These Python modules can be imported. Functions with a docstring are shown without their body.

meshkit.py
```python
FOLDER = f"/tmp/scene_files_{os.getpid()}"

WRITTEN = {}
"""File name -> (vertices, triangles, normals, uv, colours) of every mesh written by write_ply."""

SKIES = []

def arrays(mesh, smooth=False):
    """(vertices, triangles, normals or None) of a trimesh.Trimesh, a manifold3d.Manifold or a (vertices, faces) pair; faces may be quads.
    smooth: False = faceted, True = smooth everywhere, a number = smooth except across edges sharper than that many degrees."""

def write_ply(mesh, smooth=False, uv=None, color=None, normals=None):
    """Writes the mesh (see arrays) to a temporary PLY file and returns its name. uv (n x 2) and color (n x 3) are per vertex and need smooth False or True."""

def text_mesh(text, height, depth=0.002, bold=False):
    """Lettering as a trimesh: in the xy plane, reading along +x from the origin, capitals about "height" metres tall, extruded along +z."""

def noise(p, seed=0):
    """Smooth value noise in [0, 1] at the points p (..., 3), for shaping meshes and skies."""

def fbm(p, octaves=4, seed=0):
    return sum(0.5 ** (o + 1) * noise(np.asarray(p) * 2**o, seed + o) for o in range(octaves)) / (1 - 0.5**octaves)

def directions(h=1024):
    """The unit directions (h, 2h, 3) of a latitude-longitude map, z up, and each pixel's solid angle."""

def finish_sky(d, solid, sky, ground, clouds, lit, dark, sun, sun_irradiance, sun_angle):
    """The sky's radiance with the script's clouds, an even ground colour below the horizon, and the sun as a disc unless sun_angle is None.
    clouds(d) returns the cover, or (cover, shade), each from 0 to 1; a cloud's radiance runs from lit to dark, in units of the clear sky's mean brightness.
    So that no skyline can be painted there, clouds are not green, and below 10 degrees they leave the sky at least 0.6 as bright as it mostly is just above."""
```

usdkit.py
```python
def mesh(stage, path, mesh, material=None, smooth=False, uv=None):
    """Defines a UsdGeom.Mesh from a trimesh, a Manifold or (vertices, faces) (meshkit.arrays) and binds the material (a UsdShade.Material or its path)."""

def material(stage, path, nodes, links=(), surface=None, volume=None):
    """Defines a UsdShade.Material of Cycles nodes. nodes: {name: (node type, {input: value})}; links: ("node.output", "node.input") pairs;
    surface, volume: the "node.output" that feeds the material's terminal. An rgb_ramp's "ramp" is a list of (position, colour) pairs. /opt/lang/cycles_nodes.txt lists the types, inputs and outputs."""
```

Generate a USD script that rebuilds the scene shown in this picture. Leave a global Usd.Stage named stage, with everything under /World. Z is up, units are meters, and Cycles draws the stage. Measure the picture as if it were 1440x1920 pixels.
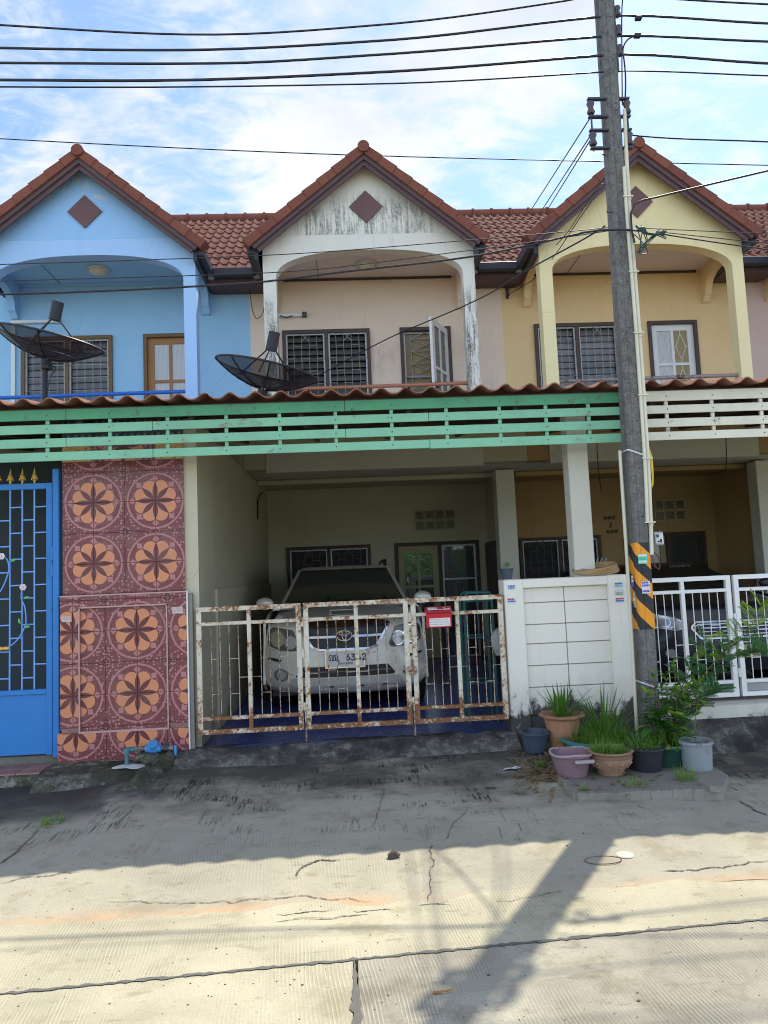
import math, random
import numpy as np
import trimesh
from shapely.geometry import Polygon, Point, LineString, box as sbox
from shapely.ops import unary_union
import shapely
import usdkit, meshkit
from pxr import Usd, UsdGeom, UsdLux, Gf, Sdf, UsdShade

stage = Usd.Stage.CreateInMemory()
UsdGeom.SetStageUpAxis(stage, UsdGeom.Tokens.z)
UsdGeom.SetStageMetersPerUnit(stage, 1.0)
UsdGeom.Xform.Define(stage, '/World')
UsdGeom.Scope.Define(stage, '/World/Looks')

# ------------------------------------------------------------------ camera, sky, sun, exposure
CAM = np.array([-.389, -6.526, 1.70])
YAW, PITCH, ROLL, FPX = .0479, .0865, -.0422, 1336.4
EXPOSURE = 1.14
SUN_EL, SUN_AZ = math.radians(57.5), math.atan2(.565, .825)
SKY_STRENGTH, SUN_INT = 0.15, 0.62
SUN_DIR = np.array([math.cos(SUN_EL) * math.sin(SUN_AZ), math.cos(SUN_EL) * math.cos(SUN_AZ), math.sin(SUN_EL)])


def cam_axes():
    f = np.array([math.sin(YAW) * math.cos(PITCH), math.cos(YAW) * math.cos(PITCH), math.sin(PITCH)])
    r = np.array([math.cos(YAW), -math.sin(YAW), 0])
    u = np.cross(r, f)
    return r * math.cos(ROLL) + u * math.sin(ROLL), -r * math.sin(ROLL) + u * math.cos(ROLL), f


RT, UP, FW = cam_axes()
cam = UsdGeom.Camera.Define(stage, '/World/camera')
M = Gf.Matrix4d(*[float(v) for row in ((*RT, 0), (*UP, 0), (*(-FW), 0), (*CAM, 1)) for v in row])
UsdGeom.Xformable(cam).AddTransformOp().Set(M)
cam.CreateHorizontalApertureAttr(36.0)
cam.CreateVerticalApertureAttr(48.0)
cam.CreateFocalLengthAttr(FPX * 36.0 / 1440.0)
cam.CreateClippingRangeAttr(Gf.Vec2f(.05, 2000))
cam.CreateExposureAttr(EXPOSURE)


def at(px, py, X=None, Y=None, Z=None):
    """the world point that a photograph pixel shows on the plane X=, Y= or Z="""
    d = FW + RT * (px - 720) / FPX - UP * (py - 960) / FPX
    t = (Y - CAM[1]) / d[1] if Y is not None else (X - CAM[0]) / d[0] if X is not None else (Z - CAM[2]) / d[2]
    return CAM + d * t


# ------------------------------------------------------------------ node graph helper
class S:
    def __init__(s, g, node, out): s.g, s.node, s.out = g, node, out
    @property
    def ref(s): return f'{s.node}.{s.out}'
    def _m(s, op, o=None, c=None, rev=False):
        kw = {'value1': o if rev else s}
        if o is not None: kw['value2'] = s if rev else o
        if c is not None: kw['value3'] = c
        return s.g.n('math', 'value', math_type=op, **kw)
    def __add__(s, o): return s._m('add', o)
    __radd__ = __add__
    def __sub__(s, o): return s._m('subtract', o)
    def __rsub__(s, o): return s._m('subtract', o, rev=True)
    def __mul__(s, o): return s._m('multiply', o)
    __rmul__ = __mul__
    def __truediv__(s, o): return s._m('divide', o)
    def lt(s, o): return s._m('less_than', o)
    def gt(s, o): return s._m('greater_than', o)
    def abs(s): return s._m('absolute')
    def sin(s): return s._m('sine')
    def cos(s): return s._m('cosine')
    def pow(s, e): return s._m('power', e)
    def min(s, o): return s._m('minimum', o)
    def max(s, o): return s._m('maximum', o)
    def mod(s, o): return s._m('floored_modulo', o)
    def floor(s): return s._m('floor')
    def step(s, a, b): return s.g.n('map_range', 'result', range_type='smoothstep', value=s, from_min=a, from_max=b, to_min=0.0, to_max=1.0, clamp=True)
    def comp(s, o): return S(s.g, s.node, o)


class G:
    def __init__(g): g.nodes, g.links, g._p = {}, [], None
    def n(g, kind, out, **kw):
        name = f'n{len(g.nodes)}'
        inp = {}
        g.nodes[name] = (kind, inp)
        for k, v in kw.items():
            if isinstance(v, S): g.links.append((v.ref, f'{name}.{k}'))
            else: inp[k] = v
        return S(g, name, out)
    def pos(g):
        if g._p is None: g._p = g.n('geometry', 'position')
        return g._p
    def xyz(g, v=None):
        s = g.n('separate_xyz', 'x', vector=v or g.pos())
        return s, s.comp('y'), s.comp('z')
    def noise(g, scale, stretch=(1, 1, 1), detail=3, rough=.55, vec=None, dist=0., loc=(0, 0, 0)):
        m = g.n('mapping', 'vector', vector=vec or g.pos(), scale=stretch, location=loc)
        return g.n('noise_texture', 'fac', vector=m, scale=float(scale), detail=float(detail), roughness=float(rough), distortion=float(dist))
    def voro(g, scale, feature='f1', out='distance', vec=None, stretch=(1, 1, 1), rnd=1.):
        m = g.n('mapping', 'vector', vector=vec or g.pos(), scale=stretch)
        return g.n('voronoi_texture', out, vector=m, scale=float(scale), feature=feature, randomness=float(rnd))
    def mix(g, fac, a, b, kind='mix'): return g.n('mix', 'color', mix_type=kind, fac=fac, color1=a, color2=b)
    def rnd(g): return g.n('object_info', 'random')
    def bump(g, h, strength=.5, dist=.01): return g.n('bump', 'normal', height=h, strength=float(strength), distance=float(dist))
    def prin(g, col, rough=.8, normal=None, **kw):
        if normal is not None: kw['normal'] = normal
        return g.n('principled_bsdf', 'BSDF', base_color=col, roughness=rough, **kw)


def mat(name, fn):
    g = G()
    s = fn(g)
    return usdkit.material(stage, f'/World/Looks/{name}', g.nodes, g.links, surface=s.ref)


# ------------------------------------------------------------------ sky and sun
g = G()
dvec = g.n('texture_coordinate', 'generated')
sky = g.n('sky_texture', 'color', sky_type='single_scattering', sun_disc=False, sun_elevation=SUN_EL, sun_rotation=SUN_AZ, altitude=50., air_density=1.0, aerosol_density=.55, ozone_density=1.2)
sx, sy, sz = g.xyz(dvec)
zz = sz.max(0.) + .18
flat = g.n('combine_xyz', 'vector', x=sx / zz, y=sy / zz, z=0.0)
big = g.noise(.95, detail=7, rough=.56, vec=flat, dist=.25, loc=(3.60, 1.1, 0))
fine = g.noise(9.0, detail=6, rough=.66, vec=flat, stretch=(1, 1.7, 1), loc=(.7, .1, 0), dist=.6)
bank = g.noise(.42, detail=2, vec=flat, loc=(1.2, 3.3, 0))
cumulus = (big + (fine - .5) * .16).step(.505, .60)
wisp = (fine * .62 + bank * .5).step(.46, .70) * .72
cover = (cumulus * .94).max(wisp) * sz.step(-.02, .10)
shade = (g.noise(2.6, detail=6, rough=.6, vec=flat, loc=(5, 2, 0)) + (big - .55) * .8).step(.38, .72)
CLOUD = 3.3
cloud = g.mix(shade, (CLOUD * .98, CLOUD * .995, CLOUD * 1.02), (CLOUD * .74, CLOUD * .79, CLOUD * .86))
skyc = g.mix(1.0, sky, (.66, .71, .77), 'multiply')
bg = g.n('background_shader', 'background', color=g.mix(cover, skyc, cloud), strength=SKY_STRENGTH)
skymat = usdkit.material(stage, '/World/Looks/sky_light', g.nodes, g.links, surface=bg.ref)
dome = UsdLux.DomeLight.Define(stage, '/World/sky')
UsdShade.MaterialBindingAPI.Apply(dome.GetPrim()).Bind(skymat)
dome.GetPrim().SetCustomDataByKey('kind', 'structure')
dome.GetPrim().SetCustomDataByKey('label', 'pale blue sky with bright broken white clouds')
sun = UsdLux.DistantLight.Define(stage, '/World/sun')
sun.CreateIntensityAttr(SUN_INT)
sun.CreateNormalizeAttr(True)
sun.CreateAngleAttr(.55)
sun.CreateColorAttr(Gf.Vec3f(1., .92, .76))
zax = SUN_DIR
xax = np.cross([0, 0, 1], zax); xax /= np.linalg.norm(xax)
yax = np.cross(zax, xax)
UsdGeom.Xformable(sun).AddTransformOp().Set(Gf.Matrix4d(*[float(v) for row in ((*xax, 0), (*yax, 0), (*zax, 0), (0, 0, 30, 1)) for v in row]))


# ------------------------------------------------------------------ mesh builder and scene tree
class MB:
    def __init__(s): s.v, s.f, s.n = [], [], 0
    def add(s, v, f):
        v = np.asarray(v, float).reshape(-1, 3); f = np.asarray(f, int)
        if f.ndim == 2 and f.shape[1] == 4: f = np.vstack([f[:, [0, 1, 2]], f[:, [0, 2, 3]]])
        s.v.append(v); s.f.append(f + s.n); s.n += len(v)
        return s
    def tm(s, m): return s.add(m.vertices, m.faces)
    def box(s, x0, x1, y0, y1, z0, z1, b=0.):
        if b > 0:
            pts = []
            for sx_ in (0, 1):
                for sy_ in (0, 1):
                    for sz_ in (0, 1):
                        for k in range(3):
                            p = [x0 + b if not sx_ else x1 - b, y0 + b if not sy_ else y1 - b, z0 + b if not sz_ else z1 - b]
                            p[k] = ((x0, x1)[sx_], (y0, y1)[sy_], (z0, z1)[sz_])[k]
                            pts.append(p)
            return s.tm(trimesh.convex.convex_hull(np.array(pts)))
        v = [(x, y, z) for x in (x0, x1) for y in (y0, y1) for z in (z0, z1)]
        return s.add(v, [(0, 1, 3, 2), (4, 6, 7, 5), (0, 4, 5, 1), (2, 3, 7, 6), (0, 2, 6, 4), (1, 5, 7, 3)])
    def bar(s, p, q, w, h=None, up=(0, 0, 1)):
        """rectangular bar from p to q, w wide and h high"""
        h = h or w
        p, q = np.asarray(p, float), np.asarray(q, float)
        d = q - p; d /= np.linalg.norm(d)
        a = np.cross(d, up)
        if np.linalg.norm(a) < 1e-4: a = np.cross(d, (0, 1, 0))
        a /= np.linalg.norm(a); b = np.cross(a, d)
        v = [e + a * i * w / 2 + b * j * h / 2 for e in (p, q) for i, j in ((-1, -1), (1, -1), (1, 1), (-1, 1))]
        return s.add(v, [(0, 1, 2, 3), (7, 6, 5, 4), (0, 4, 5, 1), (1, 5, 6, 2), (2, 6, 7, 3), (3, 7, 4, 0)])
    def tube(s, pts, r, n=6, closed=False):
        P = np.asarray(pts, float); m = len(P)
        rr = np.broadcast_to(np.asarray(r, float), (m,))
        T = np.roll(P, -1, 0) - np.roll(P, 1, 0) if closed else np.gradient(P, axis=0)
        T /= np.maximum(np.linalg.norm(T, axis=1, keepdims=True), 1e-9)
        a = np.cross(T[0], (0, 0, 1))
        if np.linalg.norm(a) < 1e-3: a = np.cross(T[0], (0, 1, 0))
        V = []
        for i in range(m):
            a = a - T[i] * (a @ T[i]); a /= np.linalg.norm(a); b = np.cross(T[i], a)
            V += [P[i] + rr[i] * (math.cos(t) * a + math.sin(t) * b) for t in np.arange(n) * 2 * math.pi / n]
        F = []
        for i in range(m if closed else m - 1):
            j = (i + 1) % m
            F += [(i * n + k, i * n + (k + 1) % n, j * n + (k + 1) % n, j * n + k) for k in range(n)]
        s.add(V, F)
        if not closed:
            k0 = s.n - m * n
            s.v.append(np.zeros((0, 3)))
            s.f.append(np.array([(k0, k0 + k + 1, k0 + k) for k in range(1, n - 1)] + [(s.n - n, s.n - n + k, s.n - n + k + 1) for k in range(1, n - 1)]))
        return s
    def prism(s, poly, d0, d1, plane='xz'):
        """a shapely polygon extruded: plane xz along Y, yz along X, xy along Z"""
        for p in getattr(poly, 'geoms', [poly]):
            if p.is_empty or p.geom_type != 'Polygon': continue
            m = trimesh.creation.extrude_polygon(p, d1 - d0, engine='earcut')
            a, b, c = m.vertices.T
            c = c + d0
            v = np.stack({'xz': (a, c, b), 'yz': (c, a, b), 'xy': (a, b, c)}[plane], 1)
            s.add(v, m.faces[:, ::-1] if plane == 'xz' else m.faces)
        return s
    def lathe(s, prof, c=(0, 0, 0), n=24, wob=None):
        V, F = [], []
        m = len(prof)
        for i, (r, z) in enumerate(prof):
            for k in range(n):
                t = 2 * math.pi * k / n
                q = r * (1 + (wob(i, t) if wob else 0))
                V.append((c[0] + q * math.cos(t), c[1] + q * math.sin(t), c[2] + z))
        for i in range(m - 1):
            F += [(i * n + k, i * n + (k + 1) % n, (i + 1) * n + (k + 1) % n, (i + 1) * n + k) for k in range(n)]
        return s.add(V, F)
    def grid(s, P):
        P = np.asarray(P, float); a, b = P.shape[:2]
        F = [(i * b + j, (i + 1) * b + j, (i + 1) * b + j + 1, i * b + j + 1) for i in range(a - 1) for j in range(b - 1)]
        return s.add(P.reshape(-1, 3), F)
    def sphere(s, c, r, sub=2, sc=(1, 1, 1)):
        m = trimesh.creation.icosphere(sub, 1.)
        return s.add(m.vertices * np.asarray(sc) * r + np.asarray(c), m.faces)
    def blade(s, base, d, L, w, droop=.3, n=4, fold=0.):
        """a tapering leaf blade"""
        base = np.asarray(base, float); d = np.asarray(d, float); d /= np.linalg.norm(d)
        side = np.cross(d, (0, 0, 1))
        side = side / max(np.linalg.norm(side), 1e-6) if np.linalg.norm(side) > 1e-3 else np.array([1., 0, 0])
        V, F = [], []
        p = base.copy(); dd = d.copy()
        for i in range(n + 1):
            t = i / n
            ww = w * (0.55 + .9 * t if t < .4 else .91 * (1 - (t - .4) / .6) ** .8)
            V += [p + side * ww / 2, p - side * ww / 2]
            dd = dd + np.array([0, 0, -droop / n]); dd /= np.linalg.norm(dd)
            p = p + dd * L / n
        for i in range(n): F.append((2 * i, 2 * i + 1, 2 * i + 3, 2 * i + 2))
        return s.add(V, F)
    def leaf(s, base, d, L, w, up=(0, 0, 1), bend=.15):
        """an oval leaf with a folded midrib"""
        base = np.asarray(base, float); d = np.asarray(d, float); d /= np.linalg.norm(d)
        side = np.cross(d, up); side /= max(np.linalg.norm(side), 1e-6); nn = np.cross(side, d)
        V, F = [base], []
        for t, k in ((.25, .8), (.55, 1.), (.82, .6)):
            c = base + d * L * t - nn * bend * L * t * t
            V += [c + side * w * k / 2 + nn * w * .12, c, c - side * w * k / 2 + nn * w * .12]
        V.append(base + d * L - nn * bend * L)
        F = [(0, 2, 1), (0, 3, 2), (1, 2, 5), (1, 5, 4), (2, 3, 6), (2, 6, 5), (4, 5, 8), (4, 8, 7), (5, 6, 9), (5, 9, 8), (7, 8, 10), (8, 9, 10)]
        return s.add(V, F)
    def arr(s): return np.vstack(s.v), np.vstack(s.f)
    def xf(s, fn):
        s.v = [fn(v) if len(v) else v for v in s.v]; return s


class T:
    def __init__(s, path, base): s.path, s.base = path, np.asarray(base, float)


_names = {}


def numbered(parent, name):
    k = f'{parent}/{name}'
    c = _names.get(k, 0); _names[k] = c + 1
    return k if c == 0 else f'{k}_{c:03d}'


def tag(path, label=None, cat=None, group=None, kind=None):
    p = stage.GetPrimAtPath(path)
    for k, v in (('label', label), ('category', cat), ('group', group), ('kind', kind)):
        if v: p.SetCustomDataByKey(k, v)


def thing(name, label, cat, base=(0, 0, 0), group=None, kind=None):
    path = numbered('/World', name)
    x = UsdGeom.Xform.Define(stage, path)
    x.AddTranslateOp().Set(Gf.Vec3d(*map(float, base)))
    tag(path, label, cat, group, kind)
    return T(path, base)


def put(t, name, mb, m, smooth=False, label=None, kind=None):
    path = numbered(t.path, name)
    v, f = mb.arr()
    usdkit.mesh(stage, path, (v - t.base, f), m, smooth=smooth)
    tag(path, label, kind=kind)
    return T(path, t.base)


def top(name, mb, m, label, cat=None, smooth=False, group=None, kind=None):
    path = numbered('/World', name)
    v, f = mb.arr()
    c = v.mean(0); c[2] = v[:, 2].min()
    msh = usdkit.mesh(stage, path, (v - c, f), m, smooth=smooth)
    msh.AddTranslateOp().Set(Gf.Vec3d(*map(float, c)))
    tag(path, label, cat, group, kind)
    return T(path, c)


rng = random.Random(11)
nrng = np.random.default_rng(5)

# ------------------------------------------------------------------ materials
def plaster(name, col, mould=0., low=None, streak=0., dark=(.03, .03, .028), zr=None, tint=(.5, .42, .3), rough=.85, cov=(.45, .68), xr=None, peel=False, crack=.28):
    """painted render: faint mottling, rain streaks, black mould where it really grows"""
    def fn(g):
        x, y, z = g.xyz()
        n1 = g.noise(1.3, detail=4)
        n2 = g.noise(26, detail=4, rough=.65)
        c = g.mix(n1.step(.35, .75) * .34, col, tuple(np.array(col) * np.array(tint) ** .35))
        c = g.mix(n2.step(.5, .85) * .10, c, tuple(np.array(col) * .6))
        drip = g.noise(9, stretch=(1, 1, .07), detail=5, rough=.7)
        c = g.mix(drip.step(.55, .8) * (.12 + streak * .3), c, tuple(np.array(col) * np.array((.55, .5, .45))))
        ck = g.voro(.9, feature='distance_to_edge', out='distance', vec=g.n('mix', 'color', fac=.10, color1=g.pos(), color2=g.n('noise_texture', 'color', vector=g.pos(), scale=5., detail=3.)))
        c = g.mix((1. - ck.step(.0015, .005)) * g.noise(.8, detail=2, loc=(6, 1, 2)).step(.52, .6) * crack, c, tuple(np.array(col) * .35))
        fade = g.noise(2.6, stretch=(1, 1, .5), detail=5, rough=.7, loc=(2, 5, 9)).step(.52, .62)
        c = g.mix(fade * .16, c, tuple(np.minimum(np.array(col) * .9 + .10, .85)))
        if peel: c = g.mix(z.step(7.15, 7.3) * g.noise(5.5, detail=5, rough=.65, loc=(1, 1, 4)).step(.55, .58), c, (.60, .60, .55))
        if mould:
            area = g.noise(1.6, stretch=(1, 1, .8), detail=3, loc=(3.1, 0, 1.7)).step(*cov)
            st = g.noise(22, stretch=(1, 1, .10), detail=5, rough=.75).step(.40, .58)
            sp = g.noise(40, detail=4, rough=.7).step(.34, .56)
            k = area * st * (sp * .7 + .3) * mould
            if zr: k = k * z.step(zr[0] - .25, zr[0] + .1) * (1. - z.step(zr[1] - .1, zr[1] + .3))
            if xr: k = k * (1. - x.abs().step(xr - .35, xr))
            c = g.mix(k, c, dark)
        if low:
            h, amt = low
            s = g.noise(9, stretch=(1, 1, .55), detail=7, rough=.7) * .75 + g.noise(2.3, detail=3, loc=(0, 4, 1)) * .55 + (h - z) * 1.05
            k = s.step(.60, .70) * amt
            c = g.mix(s.step(.38, .64) * amt * .30, c, tuple(np.array(col) * .55))
            c = g.mix(k, c, dark)
        b = g.noise(60, detail=4, rough=.6)
        return g.prin(c, rough, g.bump(b, .25, .004))
    return mat(name, fn)


def paint(name, col, rough=.5, worn=None, amt=0., scale=22, var=.12, spec=.4):
    def fn(g):
        c = g.mix(g.noise(3, detail=4).step(.3, .75) * var * 2, col, tuple(np.array(col) * .62))
        c = g.mix(g.noise(scale * 2.3, detail=3).step(.55, .8) * var, c, tuple(np.array(col) * .45))
        if worn:
            k = (g.noise(scale, detail=6, rough=.72) * .7 + g.noise(3.1, detail=2) * .3).step(.56 - amt, .62 - amt)
            w = g.mix(g.noise(70, detail=3).step(.35, .7), worn, tuple(np.array(worn) * .35))
            c = g.mix(k, c, w)
            return g.prin(c, rough, g.bump(k, .35, .003), specular_ior_level=spec)
        return g.prin(c, rough, g.bump(g.noise(90, detail=2), .08, .002), specular_ior_level=spec)
    return mat(name, fn)


def plain(name, col, rough=.5, **kw):
    return mat(name, lambda g: g.prin(g.mix(g.noise(14, detail=4).step(.3, .8) * .35, col, tuple(np.array(col) * .7)), rough, **kw))


BLUE = plaster('blue_render', (.30, .53, .84), streak=.3, peel=True, tint=(.6, .75, .85))
BLUE_IN = plaster('blue_back_wall', (.32, .56, .80), streak=.2, tint=(.6, .75, .8))
BLUE_L = plaster('pale_blue_render', (.37, .58, .88), streak=.3, tint=(.6, .75, .85))
CREAM = plaster('weathered_white_render', (.76, .75, .68), mould=.8, streak=.5, zr=(6.45, 7.05), cov=(.36, .50), xr=1.15, dark=(.13, .14, .12), tint=(.6, .55, .4))
CREAM_P = plaster('mouldy_white_pillar', (.72, .71, .64), mould=.9, streak=.8, zr=(2., 5.6), cov=(.25, .5), tint=(.6, .55, .4), dark=(.06, .06, .055))
PINK = plaster('pink_render', (.76, .62, .51), streak=.45, mould=.35, zr=(3., 5.2), tint=(.6, .5, .42))
YELLOW = plaster('yellow_render', (.80, .70, .40), streak=.4, tint=(.7, .6, .4))
ORANGE = plaster('ochre_back_wall', (.76, .56, .30), streak=.3, tint=(.7, .55, .4))
LILAC = plaster('pale_pink_render', (.62, .46, .42), streak=.3, tint=(.6, .5, .45))
GARAGE = plaster('carport_render', (.52, .48, .35), streak=.6, low=(.3, .5), tint=(.6, .55, .4))
GARAGE_Y = plaster('carport_ochre_render', (.42, .28, .13), streak=.5, tint=(.6, .5, .4))
CEILP = plaster('ceiling_board', (.72, .63, .59), tint=(.6, .55, .5))
WHITEW = plaster('white_wall_render', (.77, .74, .65), low=(.44, .96), streak=.45, crack=0., tint=(.7, .66, .55))
CREAMCOL = plaster('cream_column_render', (.62, .60, .52), streak=.4, tint=(.65, .6, .45))


def terracotta(name, c1, c2, c3):
    def fn(g):
        r = g.rnd()
        c = g.mix(r, c1, c2)
        c = g.mix(g.noise(9, detail=5, rough=.7).step(.45, .75) * .6, c, c3)
        c = g.mix(g.noise(45, detail=3, rough=.7).step(.55, .75) * .35, c, (.03, .025, .022))
        return g.prin(c, .9, g.bump(g.noise(55, detail=4), .3, .004), specular_ior_level=.12)
    return mat(name, fn)


ROOFT = terracotta('roof_tile_clay', (.17, .066, .052), (.135, .05, .04), (.17, .085, .068))
VERGET = terracotta('verge_tile_clay', (.23, .085, .058), (.19, .07, .052), (.13, .06, .055))
CANT = terracotta('canopy_tile_cement', (.30, .15, .11), (.26, .12, .09), (.14, .085, .06))
FASCIA = paint('brown_fascia_paint', (.115, .07, .075), .6)
DIAM = paint('brown_diamond_tile', (.15, .075, .075), .5)
GUTTER = paint('dark_gutter_metal', (.035, .038, .055), .45)
TIN = plain('galvanised_tin', (.55, .57, .6), .35, metallic=.8)
GREEN = paint('mint_green_paint', (.22, .50, .33), .5, worn=(.30, .36, .28), amt=-.02, scale=7, var=.2)
GREEN_T = paint('deeper_green_paint', (.085, .33, .17), .5, worn=(.12, .27, .16), amt=.0, scale=7, var=.2)
WHITE = paint('white_gloss_paint', (.78, .78, .76), .4, var=.06)
WHITE_S = paint('cream_slat_paint', (.70, .68, .56), .5, worn=(.45, .42, .34), amt=-.03, scale=7, var=.16)
WHITE_D = paint('white_door_paint', (.74, .75, .76), .45, var=.07)
def rusty_white(g):
    x, y, z = g.xyz()
    pc = g.mix(g.noise(7, detail=4).step(.3, .75) * .6, (.66, .62, .50), (.46, .41, .31))
    low = 1. - z.step(.36, .75)
    tz = z.step(1.36, 1.47)
    a = g.noise(34, detail=7, rough=.78) * .62 + g.noise(5.5, detail=3) * .38 + low * .09 + tz * .05
    halo = a.step(.46, .58)
    core = a.step(.545, .575)
    c = g.mix(halo * .55, pc, (.46, .24, .10))
    c = g.mix(core, c, g.mix(g.noise(60, detail=3).step(.35, .7), (.27, .105, .035), (.11, .05, .028)))
    return g.prin(c, .65, g.bump(core, .35, .002))


RUSTY = mat('rusting_white_paint', rusty_white)
ROD_R = paint('rusting_rod_paint', (.48, .38, .28), .65, worn=(.22, .10, .055), amt=.07, scale=30)
RUSTY2 = paint('rusting_red_paint', (.42, .17, .11), .6, worn=(.35, .30, .25), amt=.0, scale=18)
RUSTY3 = paint('peeling_pipe_paint', (.30, .25, .25), .6, worn=(.12, .06, .05), amt=.04, scale=18)
BLUEP = paint('blue_gate_paint', (.03, .20, .55), .45, worn=(.06, .19, .32), amt=-.04, scale=9, var=.12)
BLUEL = paint('pale_blue_bar_paint', (.16, .36, .80), .45)
BLUER = paint('blue_rail_paint', (.025, .16, .62), .35)
GOLD = plain('gold_paint', (.72, .47, .10), .35, metallic=.4)
WOOD = paint('dark_timber_frame', (.075, .05, .042), .55)
WOOD_B = paint('brown_timber_frame', (.17, .095, .04), .5)
WOOD_O = paint('varnished_brown_door', (.36, .17, .055), .45)
GRILLE = plain('dull_grille_steel', (.34, .34, .34), .55)
STEEL = plain('grille_steel', (.55, .56, .58), .4, metallic=.3)
LOUVRE = mat('smoked_louvre_glass', lambda g: g.n('mix_closure', 'closure', fac=.07, closure1=g.prin(g.mix(g.rnd(), (.07, .07, .066), (.15, .148, .14)), .3), closure2=g.n('glossy_bsdf', 'BSDF', color=(.75, .8, .85), roughness=.08)))
GLASS = mat('dark_window_glass', lambda g: g.n('mix_closure', 'closure', fac=.10, closure1=g.prin((.022, .026, .03), .2), closure2=g.n('glossy_bsdf', 'BSDF', color=(.9, .92, .95), roughness=.02)))
GLASS_M = mat('mirror_tint_glass', lambda g: g.n('mix_closure', 'closure', fac=.42, closure1=g.prin((.02, .025, .02), .2), closure2=g.n('glossy_bsdf', 'BSDF', color=(.9, .95, .9), roughness=.01)))
GLASS_C = mat('frosted_pane', lambda g: g.prin(g.mix(g.noise(12, detail=2), (.13, .13, .13), (.07, .075, .08)), .15))
GLASSBLOCK = mat('vent_block_glass', lambda g: g.prin(g.mix(g.noise(5), (.16, .145, .08), (.10, .09, .05)), .3))
CURTAIN = mat('pale_curtain', lambda g: g.prin(g.mix(g.n('wave_texture', 'fac', scale=16., distortion=1.5, vector=g.pos()), (.42, .44, .47), (.62, .64, .66)), .35))
CURTAIN_Y = plain('ochre_curtain', (.33, .26, .14), .7)
DARK = plain('dark_interior', (.02, .02, .02), .9)
RUBBER = plain('black_rubber', (.018, .018, .02), .55)
WIRE = plain('black_cable', (.012, .014, .022), .5)
WIRE_T = plain('teal_black_cable', (.02, .05, .055), .5)
PVC = paint('cream_conduit', (.66, .63, .49), .45, var=.12)
PVCB = plain('blue_pvc', (.07, .30, .68), .35)
PVCT = plain('teal_pvc', (.07, .21, .23), .45)
IRON = plain('dark_galvanised_iron', (.075, .08, .10), .45, metallic=.5)
PORC = plain('brown_porcelain', (.07, .05, .06), .2)
MESHD = mat('perforated_dish_mesh', lambda g: g.n('mix_closure', 'closure', fac=.80, closure1=g.n('transparent_bsdf', 'BSDF'), closure2=g.prin((.018, .018, .024), .5)))
DISHB = plain('dark_dish_frame', (.018, .018, .026), .45)
LAMPG = plain('opal_lamp_glass', (.62, .58, .45), .25)


def pole_concrete(g):
    x, y, z = g.xyz()
    c = g.mix(g.noise(14, detail=6, rough=.75).step(.35, .7), (.15, .145, .136), (.07, .068, .066))
    c = g.mix(g.noise(45, detail=5, rough=.8).step(.50, .66) * .7, c, (.30, .295, .28))
    c = g.mix(g.noise(2.2, stretch=(1, 1, .35), detail=5, rough=.6).step(.45, .7) * .5, c, (.19, .185, .175))
    c = g.mix(g.noise(6, stretch=(1, 1, .12), detail=5).step(.5, .72) * .5, c, (.035, .034, .034))
    hole = g.noise(30, detail=2).step(.72, .76)
    c = g.mix(hole, c, (.02, .02, .02))
    return g.prin(c, .9, g.bump(g.noise(45, detail=6, rough=.7), .5, .008))


POLEM = mat('pole_concrete', pole_concrete)


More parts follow.
